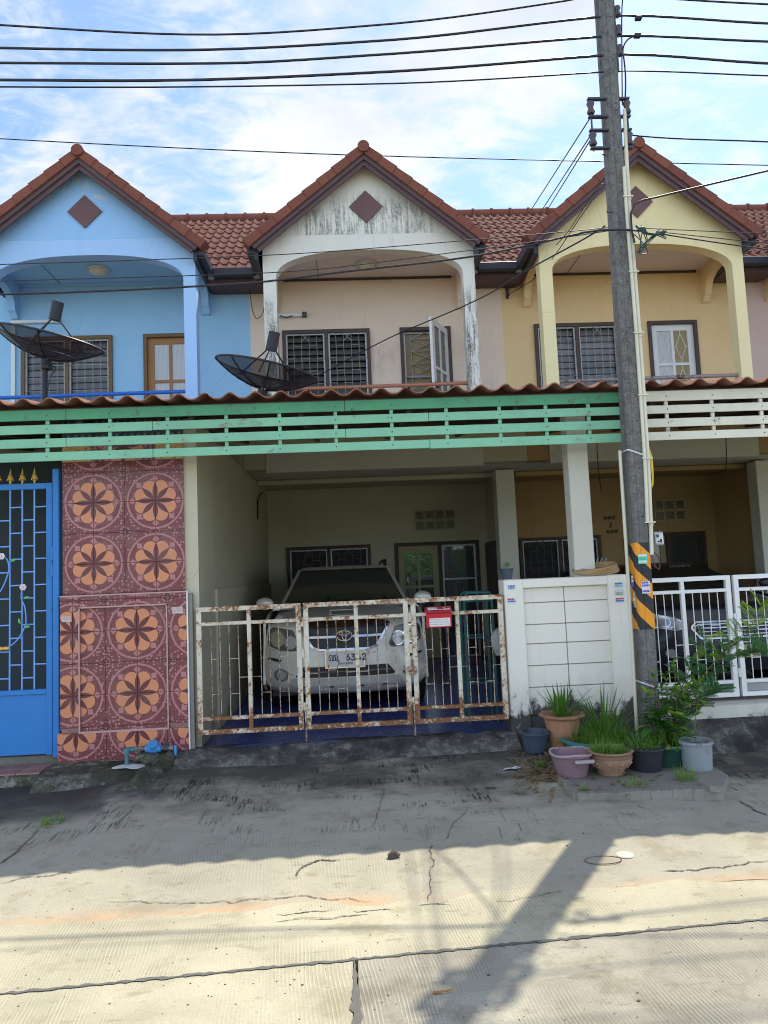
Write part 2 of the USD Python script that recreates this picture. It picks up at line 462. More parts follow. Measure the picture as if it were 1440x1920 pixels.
def stripes(g):
    x, y, z = g.xyz()
    nx, ny, nz = g.xyz(g.n('geometry', 'true_normal'))
    u = z + (x - y * .9) * 1.0 + g.noise(14, detail=2) * .014
    k = ((u - (1.855 + 2.088 + .45 + .007)).mod(.26)).gt(.128)
    c = g.mix(k, (.022, .024, .03), (.78, .31, .02))
    c = g.mix(g.noise(35, detail=5, rough=.75).step(.52, .72) * .45, c, (.10, .085, .07))
    c = g.mix(g.noise(90, detail=3).step(.66, .7) * .8, c, (.04, .035, .03))
    return g.prin(c, .75, g.bump(g.noise(45, detail=6, rough=.7), .4, .006))


STRIPE = mat('hazard_stripe_paint', stripes)


def concrete(name, c1, c2, ribs=0., rib_scale=44., dirt=0., ycut=None, sand=0.):
    def fn(g):
        x, y, z = g.xyz()
        big = g.noise(.9, detail=4, rough=.55)
        med = g.noise(4.2, detail=6, rough=.65)
        fin = g.noise(70, detail=4, rough=.7)
        c = g.mix(big.step(.3, .7), c1, c2)
        c = g.mix(med.step(.45, .75) * .42, c, tuple(np.array(c1) * np.array((.66, .65, .62))))
        c = g.mix(g.noise(1.7, stretch=(.5, 2.2, 1), detail=5, loc=(4, 9, 0)).step(.52, .74) * .4, c, tuple(np.array(c1) * np.array((.6, .57, .52))))
        c = g.mix(fin.step(.45, .75) * .4, c, tuple(np.array(c1) * .5))
        c = g.mix(g.noise(150, detail=2).step(.6, .72) * .5, c, tuple(np.minimum(np.array(c1) * 1.35, .8)))
        bl = g.noise(2.7, detail=7, rough=.7, loc=(3, 8, 2))
        c = g.mix(bl.step(.54, .66) * .5, c, tuple(np.array(c1) * np.array((.58, .53, .45))))
        c = g.mix(g.noise(6.5, stretch=(.6, 1.5, 1), detail=6, rough=.72, loc=(1, 4, 2)).step(.57, .66) * .45, c, tuple(np.array(c1) * np.array((.45, .43, .40))))
        h = fin * .5
        if ribs:
            wob = g.noise(1.1, detail=3) * .03
            slope = y * .10
            w = ((x + slope + wob + g.noise(.5, detail=2, loc=(5, 0, 0)) * .22) * (rib_scale * 2 * math.pi)).sin()
            jit = g.noise(30, stretch=(1, .06, 1), detail=4, rough=.7)
            brk = g.noise(9, stretch=(1, .22, 1), detail=5, rough=.75, loc=(3, 3, 0)).step(.40, .60)
            w = (w.step(-.2, .75) * 1.0 - .5 + jit * 1.3 - .5) * brk
            patch = g.noise(1.6, detail=3, loc=(7, 3, 0)).step(.36, .62)
            h = h + w * ribs * patch
            c = g.mix(((0. - w).step(-.55, .25)) * patch * .55 * ribs, c, tuple(np.array(c1) * .42))
        if dirt:
            near = y.step(-2.2, -.2)
            blob = g.noise(1.35, stretch=(1, 1.3, 1), detail=6, rough=.68, loc=(1.1, 5.2, 0))
            k = (blob + near * .38).step(.60, .95) * dirt
            c = g.mix(k, c, (.06, .058, .052))
            jit2 = g.noise(42, stretch=(1, .10, 1), detail=5, rough=.75, loc=(.4, 0, 0))
            bl2 = g.noise(2.4, stretch=(1, 1.8, 1), detail=3, loc=(9.4, 1.2, 0)).step(.49, .64)
            c = g.mix(jit2.step(.50, .58) * bl2 * y.step(-2.1, -1.2) * .9, c, (.028, .028, .028))
            left = (1. - (x + g.noise(2., detail=4) * .5).step(-2.15, -2.0)) * y.step(-1.25, -1.0)
            c = g.mix(left * .72, c, (.052, .055, .052))
            c = g.mix(left * g.noise(3., detail=4, loc=(3, 3, 3)).step(.58, .7) * .6, c, (.13, .062, .03))
        if sand:
            k = (1. - ((y + 2.68 + g.noise(1.1, detail=4) * .34 - .10).abs()).step(.02, .24)) * g.noise(1.1, detail=5, rough=.6, loc=(2, 2, 2)).step(.34, .56) * sand
            c = g.mix(k, c, (.60, .36, .19))
            grit = 1. - (g.voro(55)).step(.08, .2)
            c = g.mix(grit * k * .5, c, (.2, .13, .08))
        return g.prin(c, .92, g.bump(h, .55, .006), specular_ior_level=.25)
    return mat(name, fn)


ROADM = concrete('road_concrete', (.53, .49, .36), (.47, .435, .325), ribs=.75, rib_scale=60)
ROADM2 = concrete('road_concrete_shaded', (.36, .335, .27), (.47, .44, .35), ribs=.95, rib_scale=60)  # greyer tone and denser ribs stand in for soft shade on this slab
DRIVEM = concrete('driveway_concrete', (.47, .435, .335), (.38, .355, .29), ribs=.42, rib_scale=50, dirt=.9, sand=.85)

def rough_concrete(name, dark, mid, light, moss=None):
    def fn(g):
        n1 = g.noise(3.2, detail=7, rough=.68)
        n2 = g.noise(13, detail=6, rough=.72, loc=(2, 7, 1))
        c = g.mix(n1.step(.38, .60), dark, mid)
        c = g.mix((n1 * .5 + n2 * .5).step(.50, .62), c, light)
        if moss: c = g.mix(g.noise(5, detail=5, rough=.7, loc=(8, 1, 0)).step(.48, .62) * .7, c, moss)
        c = g.mix(g.noise(80, detail=3, rough=.7).step(.50, .68) * .6, c, tuple(np.array(dark) * .6))
        return g.prin(c, .95, g.bump(n2 * .7 + n1, .8, .02), specular_ior_level=.2)
    return mat(name, fn)


LIPM = rough_concrete('rough_dark_concrete', (.055, .053, .05), (.13, .125, .115), (.27, .26, .23))
LIPM2 = rough_concrete('mossy_concrete', (.05, .052, .04), (.11, .11, .085), (.30, .29, .25), (.07, .08, .04))
SLABM = concrete('weathered_slab_concrete', (.34, .32, .27), (.22, .21, .18), ribs=0)
GROUNDM = concrete('distant_ground', (.22, .22, .15), (.15, .17, .10))
LEDGEM = plaster('white_ledge_render', (.68, .66, .58), low=(.22, .6), streak=.5, crack=0.)
TAR = mat('joint_tar', lambda g: g.prin(g.mix(g.noise(40, detail=4), (.10, .097, .09), (.17, .165, .15)), .9, g.bump(g.noise(60), .5, .005)))
CRACKM = mat('crack_shadow_dirt', lambda g: g.prin(g.mix(g.noise(25, detail=5, rough=.7).step(.35, .65), (.06, .055, .048), (.24, .22, .18)), .95))
BLUEFLOOR = mat('blue_floor_tile', lambda g: g.prin(g.mix(g.noise(16, detail=5, dist=2.).step(.4, .65), (.022, .035, .20), (.10, .14, .34)), .25))
PINKTILE = mat('pink_step_tile', lambda g: g.prin(g.mix(g.noise(9, detail=5).step(.35, .7), (.38, .19, .15), (.27, .14, .12)), .6))


def flower_tile(name, x0, z0, P=.556):
    """printed wall tile: eight petalled flower in a ring, four tiles to a flower"""
    def fn(g):
        x, y, z = g.xyz()
        h = P / 2
        u = ((x - x0 + h).mod(P) - h) / h
        v = ((z - z0 + h).mod(P) - h) / h
        r = (u * u + v * v).pow(.5)
        th = g.n('math', 'value', math_type='arctan2', value1=v, value2=u)
        q = math.pi / 4
        a = ((th + 8 * q).mod(q) - q / 2).abs()
        b = ((th + 8 * q + q / 2).mod(q) - q / 2).abs()
        ax, ay = r * a.cos(), r * a.sin()
        bx, by = r * b.cos(), r * b.sin()
        maroon, pink, orange, deep = (.155, .04, .045), (.42, .17, .175), (.60, .235, .115), (.115, .028, .035)
        dots = 1. - g.voro(36, stretch=(1, 0, 1), rnd=.6).step(.27, .36)
        c = g.mix(dots * .8, maroon, (.52, .27, .25))
        c = g.mix(g.noise(70, detail=3).step(.5, .62) * .4, c, (.24, .09, .09))
        c = g.mix((r - .90).abs().lt(.028), c, pink)
        inner = r.lt(.86)
        c = g.mix(inner * ((r - .80).abs().lt(.06)) * dots, c, (.10, .02, .03))
        dm = ((bx - .74).abs() + by * 1.15).lt(.125)
        c = g.mix(dm, c, pink)
        pd = ((ax - .475) * (ax - .475) + ay * ay).pow(.5)
        c = g.mix(pd.lt(.245).max(r.lt(.48)), c, (.13, .03, .03))
        pet = pd.lt(.23).max(((ay / ax.max(.01)).lt(.36)) * r.lt(.50))
        c = g.mix(pet, c, orange)
        lens = by.lt(((bx / .62).min(1.).max(0.) * math.pi).sin() * .085) * bx.lt(.62)
        c = g.mix(lens, c, deep)
        cu, cv = 1. - u.abs(), 1. - v.abs()
        cr = (cu * cu + cv * cv).pow(.5)
        c = g.mix((cr - .15).abs().lt(.018), c, pink)
        c = g.mix(((cu - .05).abs().lt(.014) + (cv - .05).abs().lt(.014)).min(1.) * cr.lt(.21) * cr.gt(.07), c, (.02, .012, .012))
        c = g.mix(g.noise(5, detail=5).step(.45, .8) * .3, c, (.30, .17, .13))
        return g.prin(c, .28)
    return mat(name, fn)


def rib_tile():
    def fn(g):
        c = g.mix(g.noise(24, detail=4, dist=1.).step(.55, .65), (.60, .36, .10), (.33, .12, .03))
        return g.prin(c, .35)
    return mat('speckled_ochre_tile', fn)


OCHRET = rib_tile()
BANDT = mat('dark_pattern_band_tile', lambda g: g.prin(g.mix(g.voro(16, out='distance', stretch=(1, 0, 1), rnd=.2).step(.2, .34), (.22, .20, .12), (.035, .05, .075)), .35))
GROUT = plain('pink_grout', (.42, .24, .22), .8)


def leafmat(name, c1, c2, yellow=None):
    def fn(g):
        c = g.mix(g.rnd(), c1, c2)
        c = g.mix(g.n('geometry', 'random_per_island'), c, tuple(np.array(c2) * 1.1))
        if yellow: c = g.mix(g.noise(7, detail=2).step(.6, .75) * .7, c, yellow)
        d = g.prin(c, .45, specular_ior_level=.35)
        t = g.n('translucent_bsdf', 'BSDF', color=g.mix(1., c, (1.5, 1.7, .6), 'multiply'))
        return g.n('mix_closure', 'closure', fac=.35, closure1=d, closure2=t)
    return mat(name, fn)


GRASSM = leafmat('grass_blade', (.12, .27, .035), (.20, .34, .06), (.33, .30, .08))
SPIKEM = leafmat('strap_leaf', (.055, .15, .025), (.10, .22, .04), (.30, .29, .05))
BROADM = leafmat('broad_leaf', (.045, .14, .03), (.08, .21, .04))
FERNM = leafmat('feathery_leaf', (.06, .17, .07), (.10, .23, .07))
LIMEM = leafmat('young_lime_leaf', (.22, .38, .03), (.33, .46, .05))
DRYM = leafmat('dry_leaf', (.22, .14, .07), (.34, .24, .13))
STEMM = plain('plant_stem', (.14, .09, .04), .7)
SOIL = plain('potting_soil', (.045, .033, .024), .95)

# ================================================================== THE GROUND
UPPER_T = flower_tile('flower_tile_upper', -2.715, 2.455)
LOWER_T = flower_tile('flower_tile_lower', -2.33, 1.297)
BASE_T = flower_tile('flower_tile_base', -2.86, .44, .53)

gr = MB()
N = 40
gx = np.sign(np.linspace(-1, 1, N)) * np.abs(np.linspace(-1, 1, N)) ** 3 * 300
P = np.array([[(x, y, -.06) for y in gx] for x in gx])
gr.grid(P)
top('ground', gr, GROUNDM, 'flat ground reaching to the horizon', kind='structure')

road = thing('road', 'pale broom-finished concrete road slabs with tar joints', None, (0, -4.5, 0), kind='structure')


def joint_y(x): return -3.20 + (x + .45) * .055


def edge_y(x): return -2.68 + .03 * math.sin(x * 1.7) + .04 * math.sin(x * .6 + 1) + .05 * (float(meshkit.noise(np.array([x * 2.3, 0., 0.]))) - .5)


def slab(xa, xb, ya, yb, m, name='slab'):
    """slab between two edge functions of x"""
    n = max(2, int((xb - xa) / .25))
    mb = MB()
    xs = np.linspace(xa, xb, n)
    tp = np.array([[(x, ya(x), 0), (x, yb(x), 0)] for x in xs])
    mb.grid(tp)
    mb.grid(np.array([[(x, ya(x), -.05), (x, ya(x), 0)] for x in xs]))
    mb.grid(np.array([[(x, yb(x), 0), (x, yb(x), -.05)] for x in xs]))
    for x in (xa, xb): mb.add([(x, ya(x), -.05), (x, yb(x), -.05), (x, yb(x), 0), (x, ya(x), 0)], [(0, 1, 2, 3)])
    return put(road, name, mb, m)


for xa, xb in ((-9, -4.46), (-4.45, 3.5), (3.51, 9)):
    slab(xa, xb, lambda x: joint_y(x) + .009, lambda x: edge_y(x) + .32, ROADM)
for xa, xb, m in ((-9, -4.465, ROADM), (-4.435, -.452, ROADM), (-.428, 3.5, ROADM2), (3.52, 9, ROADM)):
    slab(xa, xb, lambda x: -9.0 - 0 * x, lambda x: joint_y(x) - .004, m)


def ribbon(pts, w, z, jag=.3, seed=0, sub=.025):
    """a ragged dark strip lying on the ground; z is a height or a function of x, y"""
    r = np.random.default_rng(seed)
    ls = LineString(pts); n = max(3, int(ls.length / sub))
    c = np.array([ls.interpolate(t, normalized=True).coords[0] for t in np.linspace(0, 1, n)])
    d = np.gradient(c, axis=0); d /= np.maximum(np.linalg.norm(d, axis=1, keepdims=True), 1e-9)
    nn = np.stack([-d[:, 1], d[:, 0]], 1)
    k = np.linspace(0, 1, n)
    ww = w * np.minimum(1, np.minimum(k, 1 - k) * 8 + .15) if jag < 1 else np.full(n, w)
    a = c + nn * (ww * (.5 + r.uniform(-jag, jag, n)))[:, None]
    b = c - nn * (ww * (.5 + r.uniform(-jag, jag, n)))[:, None]
    f = z if callable(z) else (lambda x, y: z)
    mb = MB()
    mb.grid(np.array([[(p[0], p[1], f(*p)), (q[0], q[1], f(*q))] for p, q in zip(a, b)]))
    return mb


put(road, 'tar_joint', ribbon([(x, joint_y(x) + .004) for x in np.linspace(-8.5, 8.5, 60)], .017, .004, .45, 1), TAR)
put(road, 'tar_joint', ribbon([(-.446, joint_y(-.45) - .005), (-.441, -3.4), (-.437, -3.7), (-.44, -5.5)], .034, .005, .28, 2), TAR)
put(road, 'joint_bed', MB().box(-9, 9, -9, -2.6, -.052, -.045), TAR)


def drive_z(x, y):
    """driveway height: rises from the road edge to the gate"""
    t = min(1., max(0., (y + 2.7) / 2.45))
    h = .125 - .06 * min(1, max(0, (-2.0 - x) / .6)) - .075 * min(1, max(0, (x - 1.2) / .8))
    e = h * (t ** 1.15) - .0035 * max(0, 1 - t * 7) + .0025 * min(1, t * 7) + .010 * (float(meshkit.noise(np.array([x * 3.1, y * 5.0, 7.]))) - .5) * max(0, 1 - t * 6)
    return e + .006 * math.sin(x * 2.1 + y) * t + .004 * (meshkit.noise(np.array([x * 6, y * 6, 0.])) - .5)


mb = MB()
xs = np.linspace(-7.5, 9.5, 240); ys = np.linspace(0, 1, 46) ** 1.25
P = np.array([[(x, edge_y(x) - .03 + (0.25 - edge_y(x) + .03) * t, 0) for t in ys] for x in xs])
for row in P:
    for p in row: p[2] = drive_z(p[0], p[1])
mb.grid(P)
drive = thing('driveway', 'worn grey concrete driveway apron with mould and cracks before the gates', None, (0, -1.4, 0), kind='structure')
put(drive, 'concrete_surface', mb, DRIVEM, smooth=True)
dz4 = lambda x, y: drive_z(x, y) + .004


def crack(px, w, seed):
    pts = []
    for (x, y) in px:
        q = at(x, y, Z=.03)
        for _ in range(3): q = at(x, y, Z=drive_z(q[0], q[1]))
        pts.append(q[:2])
    r = np.random.default_rng(seed)
    ls = LineString(pts); n = max(4, int(ls.length / .045))
    pp = [np.array(ls.interpolate(t, normalized=True).coords[0]) + r.normal(0, .008, 2) for t in np.linspace(0, 1, n)]
    put(drive, 'crack', ribbon(pp, w, dz4, .45, seed, .012), CRACKM)


crack([(550, 1642), (562, 1628), (590, 1618), (640, 1612)], .014, 3)
crack([(806, 1580), (814, 1620), (806, 1660), (800, 1690)], .006, 4)
crack([(400, 1735), (470, 1722), (560, 1712), (625, 1708)], .007, 5)
crack([(660, 1712), (740, 1708), (790, 1700), (850, 1698)], .009, 6)
crack([(850, 1698), (960, 1690), (1060, 1670)], .005, 7)
crack([(200, 1690), (300, 1695), (460, 1690), (560, 1680), (700, 1692)], .005, 8)
crack([(1240, 1635), (1340, 1630), (1380, 1625), (1440, 1614)], .008, 9)
crack([(0, 1622), (40, 1590), (75, 1555)], .013, 10)
crack([(690, 1565), (710, 1520), (720, 1490), (712, 1440)], .004, 11)
crack([(830, 1580), (845, 1555), (880, 1515)], .004, 12)
crack([(1380, 1500), (1410, 1518), (1440, 1530)], .017, 13)
crack([(0, 1655), (60, 1645), (150, 1636)], .006, 14)
crack([(720, 1712), (640, 1722), (520, 1728)], .006, 15)
for k in range(12):
    x0, y0 = rng.uniform(380, 500), rng.uniform(1470, 1530)
    if k > 5: x0, y0 = rng.uniform(930, 1010), rng.uniform(1500, 1560)
    a = at(x0, y0, Z=.05); b = at(x0 - rng.uniform(5, 14) * (1 if k < 6 else -1), y0 + rng.uniform(12, 26), Z=.05)
    put(drive, 'groove', ribbon([a[:2], b[:2]], rng.uniform(.002, .005), dz4, .45, 30 + k, .02), CRACKM)

# concrete lip before the centre gate
mb = MB()
xs = np.linspace(-1.96, 1.02, 70)
prof = [(-.30, -.0), (-.23, .03), (-.15, .075), (-.07, .105), (-.03, .108), (.1, .11)]
P = []
for i, x in enumerate(xs):
    row = []
    for j, (y, h) in enumerate(prof):
        n1 = meshkit.noise(np.array([x * 3, y * 9, 1.])) - .5
        e = 1.0 if j < 3 else .25
        z = (drive_z(x, y) - .02 if j == 0 else .125 + h + n1 * .02 * e)
        row.append((x, y + n1 * .05 * e - .06 * max(0, (-1.7 - x) / .3), z))
    P.append(row)
mb.grid(P)
top('concrete_threshold', mb, LIPM, 'dark rough concrete lip along the foot of the rusty gate', 'threshold', smooth=True)
# floors
top('carport_floor', MB().box(-1.90, 1.02, -.015, 5.8, .05, .233).box(1.02, 2.1, .1, 5.8, .05, .233), BLUEFLOOR, 'glossy blue tiled carport floor under the silver car', kind='structure')
top('carport_floor', MB().box(2.16, 6.2, .02, 5.8, .05, .262), SLABM, 'grey concrete carport floor under the black car', kind='structure')
top('carport_floor', MB().box(-6.2, -1.92, .13, 5.8, .05, .215), SLABM, 'dark floor behind the blue gate', kind='structure')

# left step and mossy concrete
st = thing('entrance_step', 'pink tiled step below the blue gate', 'step', (-3.6, -.2, .05))
put(st, 'step_body', MB().box(-6.2, -3.06, -.28, .05, .0, .150, b=.012), LIPM2)
for i in range(7):
    for j in range(2):
        x0 = -4.47 + i * .2
        put(st, 'tile', MB().box(x0, x0 + .193, -.25 + j * .145, -.112 + j * .145, .145, .163 + rng.uniform(0, .003), b=.003), PINKTILE)
mb = MB()
xs = np.linspace(-3.05, -1.9, 34)
P = []
for x in xs:
    row = []
    for j, (y, h) in enumerate(((-.44, -.0), (-.38, .04), (-.25, .075), (-.1, .09), (.02, .10))):
        n1 = meshkit.noise(np.array([x * 5, y * 12, 4.])) - .5
        row.append((x + n1 * .04 * (j < 2), y + n1 * .07 * (j < 3) - .08 * max(0, -2.4 - x), .075 + h + n1 * .022 if j else .03))
    P.append(row)
mb.grid(P)
top('mossy_ledge', mb, LIPM2, 'mossy cracked concrete ledge under the flower-tiled pillar', 'ledge', smooth=True)
mb = MB()
P = []
for i, t in enumerate(np.linspace(0, 1, 16)):
    c = np.array([-2.02 - .16 * t, -.16 - .50 * t, 0])
    row = []
    for a in np.linspace(-1, 1, 9):
        n1 = meshkit.noise(np.array([t * 7, a * 3, 2.])) - .5
        w = .105 * (1 + .3 * n1)
        z = drive_z(*(c + [a * w, 0, 0])[:2]) - .01 + max(0, 1 - abs(a) ** 2.2) * (.125 - .02 * t + .06 * n1) * min(1, (1 - t) * 9 + .05)
        row.append((c[0] + a * w, c[1] + a * .03, z))
    P.append(row)
mb.grid(P)
top('rubble_mound', mb, LIPM2, 'mossy hump of old mortar running out over the driveway', 'mound', smooth=True)

# right ledge and ramp before the white gate
mb = MB().box(2.22, 9.4, -.15, .06, .0, .405, b=.01)
top('gate_ledge', mb, LEDGEM, 'white rendered ledge below the white gate', 'ledge')
mb = MB().prism(Polygon([(-.46, -.02), (-.40, .05), (-.17, .285), (-.14, .29), (-.14, -.02)]), 2.22, 9.4, 'yz')
top('concrete_ramp', mb, LIPM, 'short dark concrete ramp in front of the white ledge', 'ramp')

# planting slab with kerb
sl = thing('planter_slab', 'weathered concrete slab with raised kerb that carries the flower pots', 'slab', (1.65, -1.15, 0))
zb = lambda x, y: drive_z(x, y)
q = [at(1060, 1468, Z=.06), at(1083, 1503, Z=.05), at(1355, 1490, Z=.05), at(1330, 1463, Z=.06)]
front0, front1, back1, back0 = q[1][:2], q[2][:2], (2.24, -.5), (1.14, -.62)
mb = MB()
pl = Polygon([front0, front1, (2.36, -1.16), (2.40, -.5), back0])
mb.prism(pl, 0, .092, 'xy')
put(sl, 'slab', mb, SLABM)
mb = MB()
for a, b in ((front0, front1), (front0, back0)):
    n = 14
    for i in range(n):
        if a is front0 and b is front1 or i < 9:
            s, e = np.array(a) + (np.array(b) - a) * i / n, np.array(a) + (np.array(b) - a) * (i + 1) / n
            mb.bar((*s, .062 + rng.uniform(-.004, .006)), (*e, .062 + rng.uniform(-.004, .006)), .058 + rng.uniform(-.007, .007), .09)
put(sl, 'kerb', mb, SLABM)
p0, p1 = at(1318, 1464, Z=.108), at(1342, 1480, Z=.108)
put(sl, 'loose_kerb_piece', MB().bar(p0, p1, .07, .04), SLABM)

# ================================================================== THE TERRACE HOUSES
YF, YB = 3.384, 4.45          # face of the gables, face of the balcony wall
SL = .815                     # slope of the gable roofs
RIDGE_Y, RIDGE_Z, EAVE_Y, EAVE_Z = 6.6, 8.53, 4.02, 6.37
RS = (RIDGE_Z - EAVE_Z) / (RIDGE_Y - EAVE_Y)


def gable_roof(h, cx, vis=True):
    top_z = 7.84
    roof = put(h, 'gable_roof', gable_deck(cx, top_z), ROOFT)
    for s in (-1, 1):
        ca, sa = 1 / math.hypot(1, SL), SL / math.hypot(1, SL)
        L = 1.70 / ca
        n = 8
        for i in range(n):
            u0, u1 = L * i / n + .02, L * (i + 1) / n + .05
            lift0, lift1 = .0, .013
            V = []
            for (u, lf) in ((u0, lift0), (u1, lift1)):
                fy = 3.142 - lf * .7
                for (w, yy) in ((-.115 - lf * .3, fy), (lf, fy), (lf + .012, 3.19), (lf + .012, 3.36), (-.02, 3.40), (-.115 - lf * .3, 3.20)):
                    V.append((cx + s * (u * ca + w * sa), yy, top_z - u * sa + w * ca))
            k = 6
            F = [(j, (j + 1) % k, k + (j + 1) % k, k + j) for j in range(k)] + [(0, 1, 2, 3), (0, 3, 4, 5), (6, 9, 8, 7), (6, 11, 10, 9)]
            put(roof, 'verge_tile', MB().add(V, F), VERGET)
        # fascia boards
        f = MB()
        for (w0, w1, y0, y1, ln) in ((-.175, -.105, 3.17, 3.21, 1.0), (-.235, -.16, 3.205, 3.24, .985)):
            V = []
            for u in (0.0, L * ln):
                for (w, yy) in ((w0, y0), (w1, y0), (w1, y1), (w0, y1)):
                    uu = u if u > 0 else -w * SL if w < 0 else 0
                    V.append((cx + s * (uu * ca + w * sa), yy, top_z - uu * sa + w * ca))
            f.add(V, [(0, 1, 2, 3), (7, 6, 5, 4), (0, 4, 5, 1), (1, 5, 6, 2), (2, 6, 7, 3), (3, 7, 4, 0)])
        put(h, 'fascia_board', f, FASCIA)
    rb = MB()
    m = trimesh.creation.cylinder(radius=.083, height=.5, sections=20)
    rb.add(m.vertices[:, [0, 2, 1]] + (cx, 3.36, 7.775), m.faces)
    put(roof, 'ridge_end', rb, VERGET, smooth=40)
    for i in range(9):
        m = trimesh.creation.cylinder(radius=.075 + .006 * (i % 2), height=.36, sections=14)
        put(roof, 'ridge_tile', MB().add(m.vertices[:, [0, 2, 1]] + (cx, 3.75 + i * .35, 7.77), m.faces), VERGET, smooth=40)


def gable_deck(cx, top_z):
    """the two slopes of the gable roof, ribbed as tiles, running back into the main roof"""
    mb = MB()
    for s in (-1, 1):
        rows = []
        us = np.linspace(0, 1.66, 11)
        yend = lambda z: EAVE_Y + (z - EAVE_Z) / RS + .06
        for u in us:
            z = top_z - .015 - u * SL
            ye = min(yend(z), RIDGE_Y)
            rows.append([(cx + s * u, y, z + .018 * math.sin(j * math.pi)) for j, y in enumerate(np.linspace(3.20, max(ye, 3.3), 24))])
        mb.grid(rows)
        rows2 = [[(x, y, z - .07) for x, y, z in r] for r in rows]
        mb.grid(rows2)
    return mb


def main_tile(x0, r):
    """one double roman roof tile, its lower edge at row r"""
    mb = MB()
    xs = np.linspace(0, .30, 13)
    def hz(x): return .034 * (max(0, math.cos((x - .04) / .15 * 2 * math.pi)) ** .7) + .004
    d = np.array([1 / math.hypot(1, RS), RS / math.hypot(1, RS)])
    nn = np.array([-d[1], d[0]])
    P = []
    for s, lift in ((r * .322 - .005, .02), (r * .322 + .36, .0)):
        P.append([(x0 + x, EAVE_Y + d[0] * s + nn[0] * (hz(x) + lift), EAVE_Z + d[1] * s + nn[1] * (hz(x) + lift)) for x in xs])
    front = [[(x0 + x, EAVE_Y + d[0] * (r * .322 - .005) + nn[0] * (hz(x) + .002), EAVE_Z + d[1] * (r * .322 - .005) + nn[1] * (hz(x) + .002)) for x in xs], P[0]]
    return mb.grid(P).grid(front)


def arch_poly(cx):
    """the gable front below the band: two pillars and a flat three-centred arch"""
    outer = sbox(cx - 1.50, 3.802, cx + 1.545, 6.60)
    xi0, xi1, zs, zt = cx - 1.315, cx + 1.375, 5.98, 6.37
    xc, a = (xi0 + xi1) / 2, (xi1 - xi0) / 2
    pts = [(xi0, 3.0), (xi0, zs)]
    for t in np.linspace(math.pi, 0, 41)[1:-1]:
        pts.append((xc + a * math.copysign(abs(math.cos(t)) ** .86, math.cos(t)), zs + (zt - zs) * math.sin(t) ** .86))
    pts += [(xi1, zs), (xi1, 3.0)]
    return outer.difference(Polygon(pts))


def window_unit(h, x0, x1, z0, z1, Y, frame, pane, louvres, grille_m, kind='louvre', pattern=0):
    """a two-light window: outer frame, mullion, sashes, louvre panes, steel grille"""
    fw = .055
    fr = MB()
    fr.prism(sbox(x0, z0, x1, z1).difference(sbox(x0 + fw, z0 + fw, x1 - fw, z1 - fw)), Y - .045, Y + .09)
    xm = (x0 + x1) / 2
    fr.box(xm - .03, xm + .03, Y - .043, Y + .088, z0 + fw, z1 - fw)
    w = put(h, 'window', fr, frame)
    for (a, b) in ((x0 + fw, xm - .03), (xm + .03, x1 - fw)):
        sf = MB().prism(sbox(a, z0 + fw, b, z1 - fw).difference(sbox(a + .022, z0 + fw + .022, b - .022, z1 - fw - .022)), Y - .012, Y + .02)
        put(w, 'sash', sf, STEEL)
        n = louvres
        hh = (z1 - z0 - 2 * fw - .044) / n
        for i in range(n):
            zc = z0 + fw + .022 + hh * (i + .5)
            t = .55 if kind == 'louvre' else .2
            pz, py = hh * .56 * math.cos(t), hh * .56 * math.sin(t)
            mb = MB()
            V = [(a + .02, Y + .045 - py, zc - pz), (b - .02, Y + .045 - py, zc - pz), (b - .02, Y + .045 + py, zc + pz), (a + .02, Y + .045 + py, zc + pz)]
            V2 = [(x, y + .005, z - .002) for x, y, z in V]
            mb.add(V + V2, [(0, 1, 2, 3), (7, 6, 5, 4), (0, 4, 5, 1), (3, 2, 6, 7)])
            put(w, 'louvre_pane', mb, pane)
        gm = MB()
        nv = 5
        for i in range(1, nv):
            x = a + (b - a) * i / nv
            gm.bar((x, Y - .02, z0 + fw), (x, Y - .02, z1 - fw), .006)
        nh = 6
        for j in range(1, nh):
            z = z0 + fw + (z1 - z0 - 2 * fw) * j / nh
            for i in range(nv):
                if (i + j * (1 + pattern)) % 2 == 0 or pattern == 2:
                    xa, xb = a + (b - a) * i / nv, a + (b - a) * (i + 1) / nv
                    gm.bar((xa, Y - .021, z), (xb, Y - .021, z), .006)
        xa, xb = a + (b - a) * 2 / nv, a + (b - a) * 3 / nv
        for (za, zb_) in ((z1 - fw - .13, z1 - fw), (z0 + fw, z0 + fw + .13)):
            gm.bar((xa, Y - .021, za), (xb, Y - .021, zb_), .008); gm.bar((xa, Y - .021, zb_), (xb, Y - .021, za), .008)
        put(w, 'grille', gm, grille_m)
    put(w, 'dark_room', MB().box(x0 + .02, x1 - .02, Y + .11, Y + .12, z0 + .02, z1 - .02), DARK)
    return w


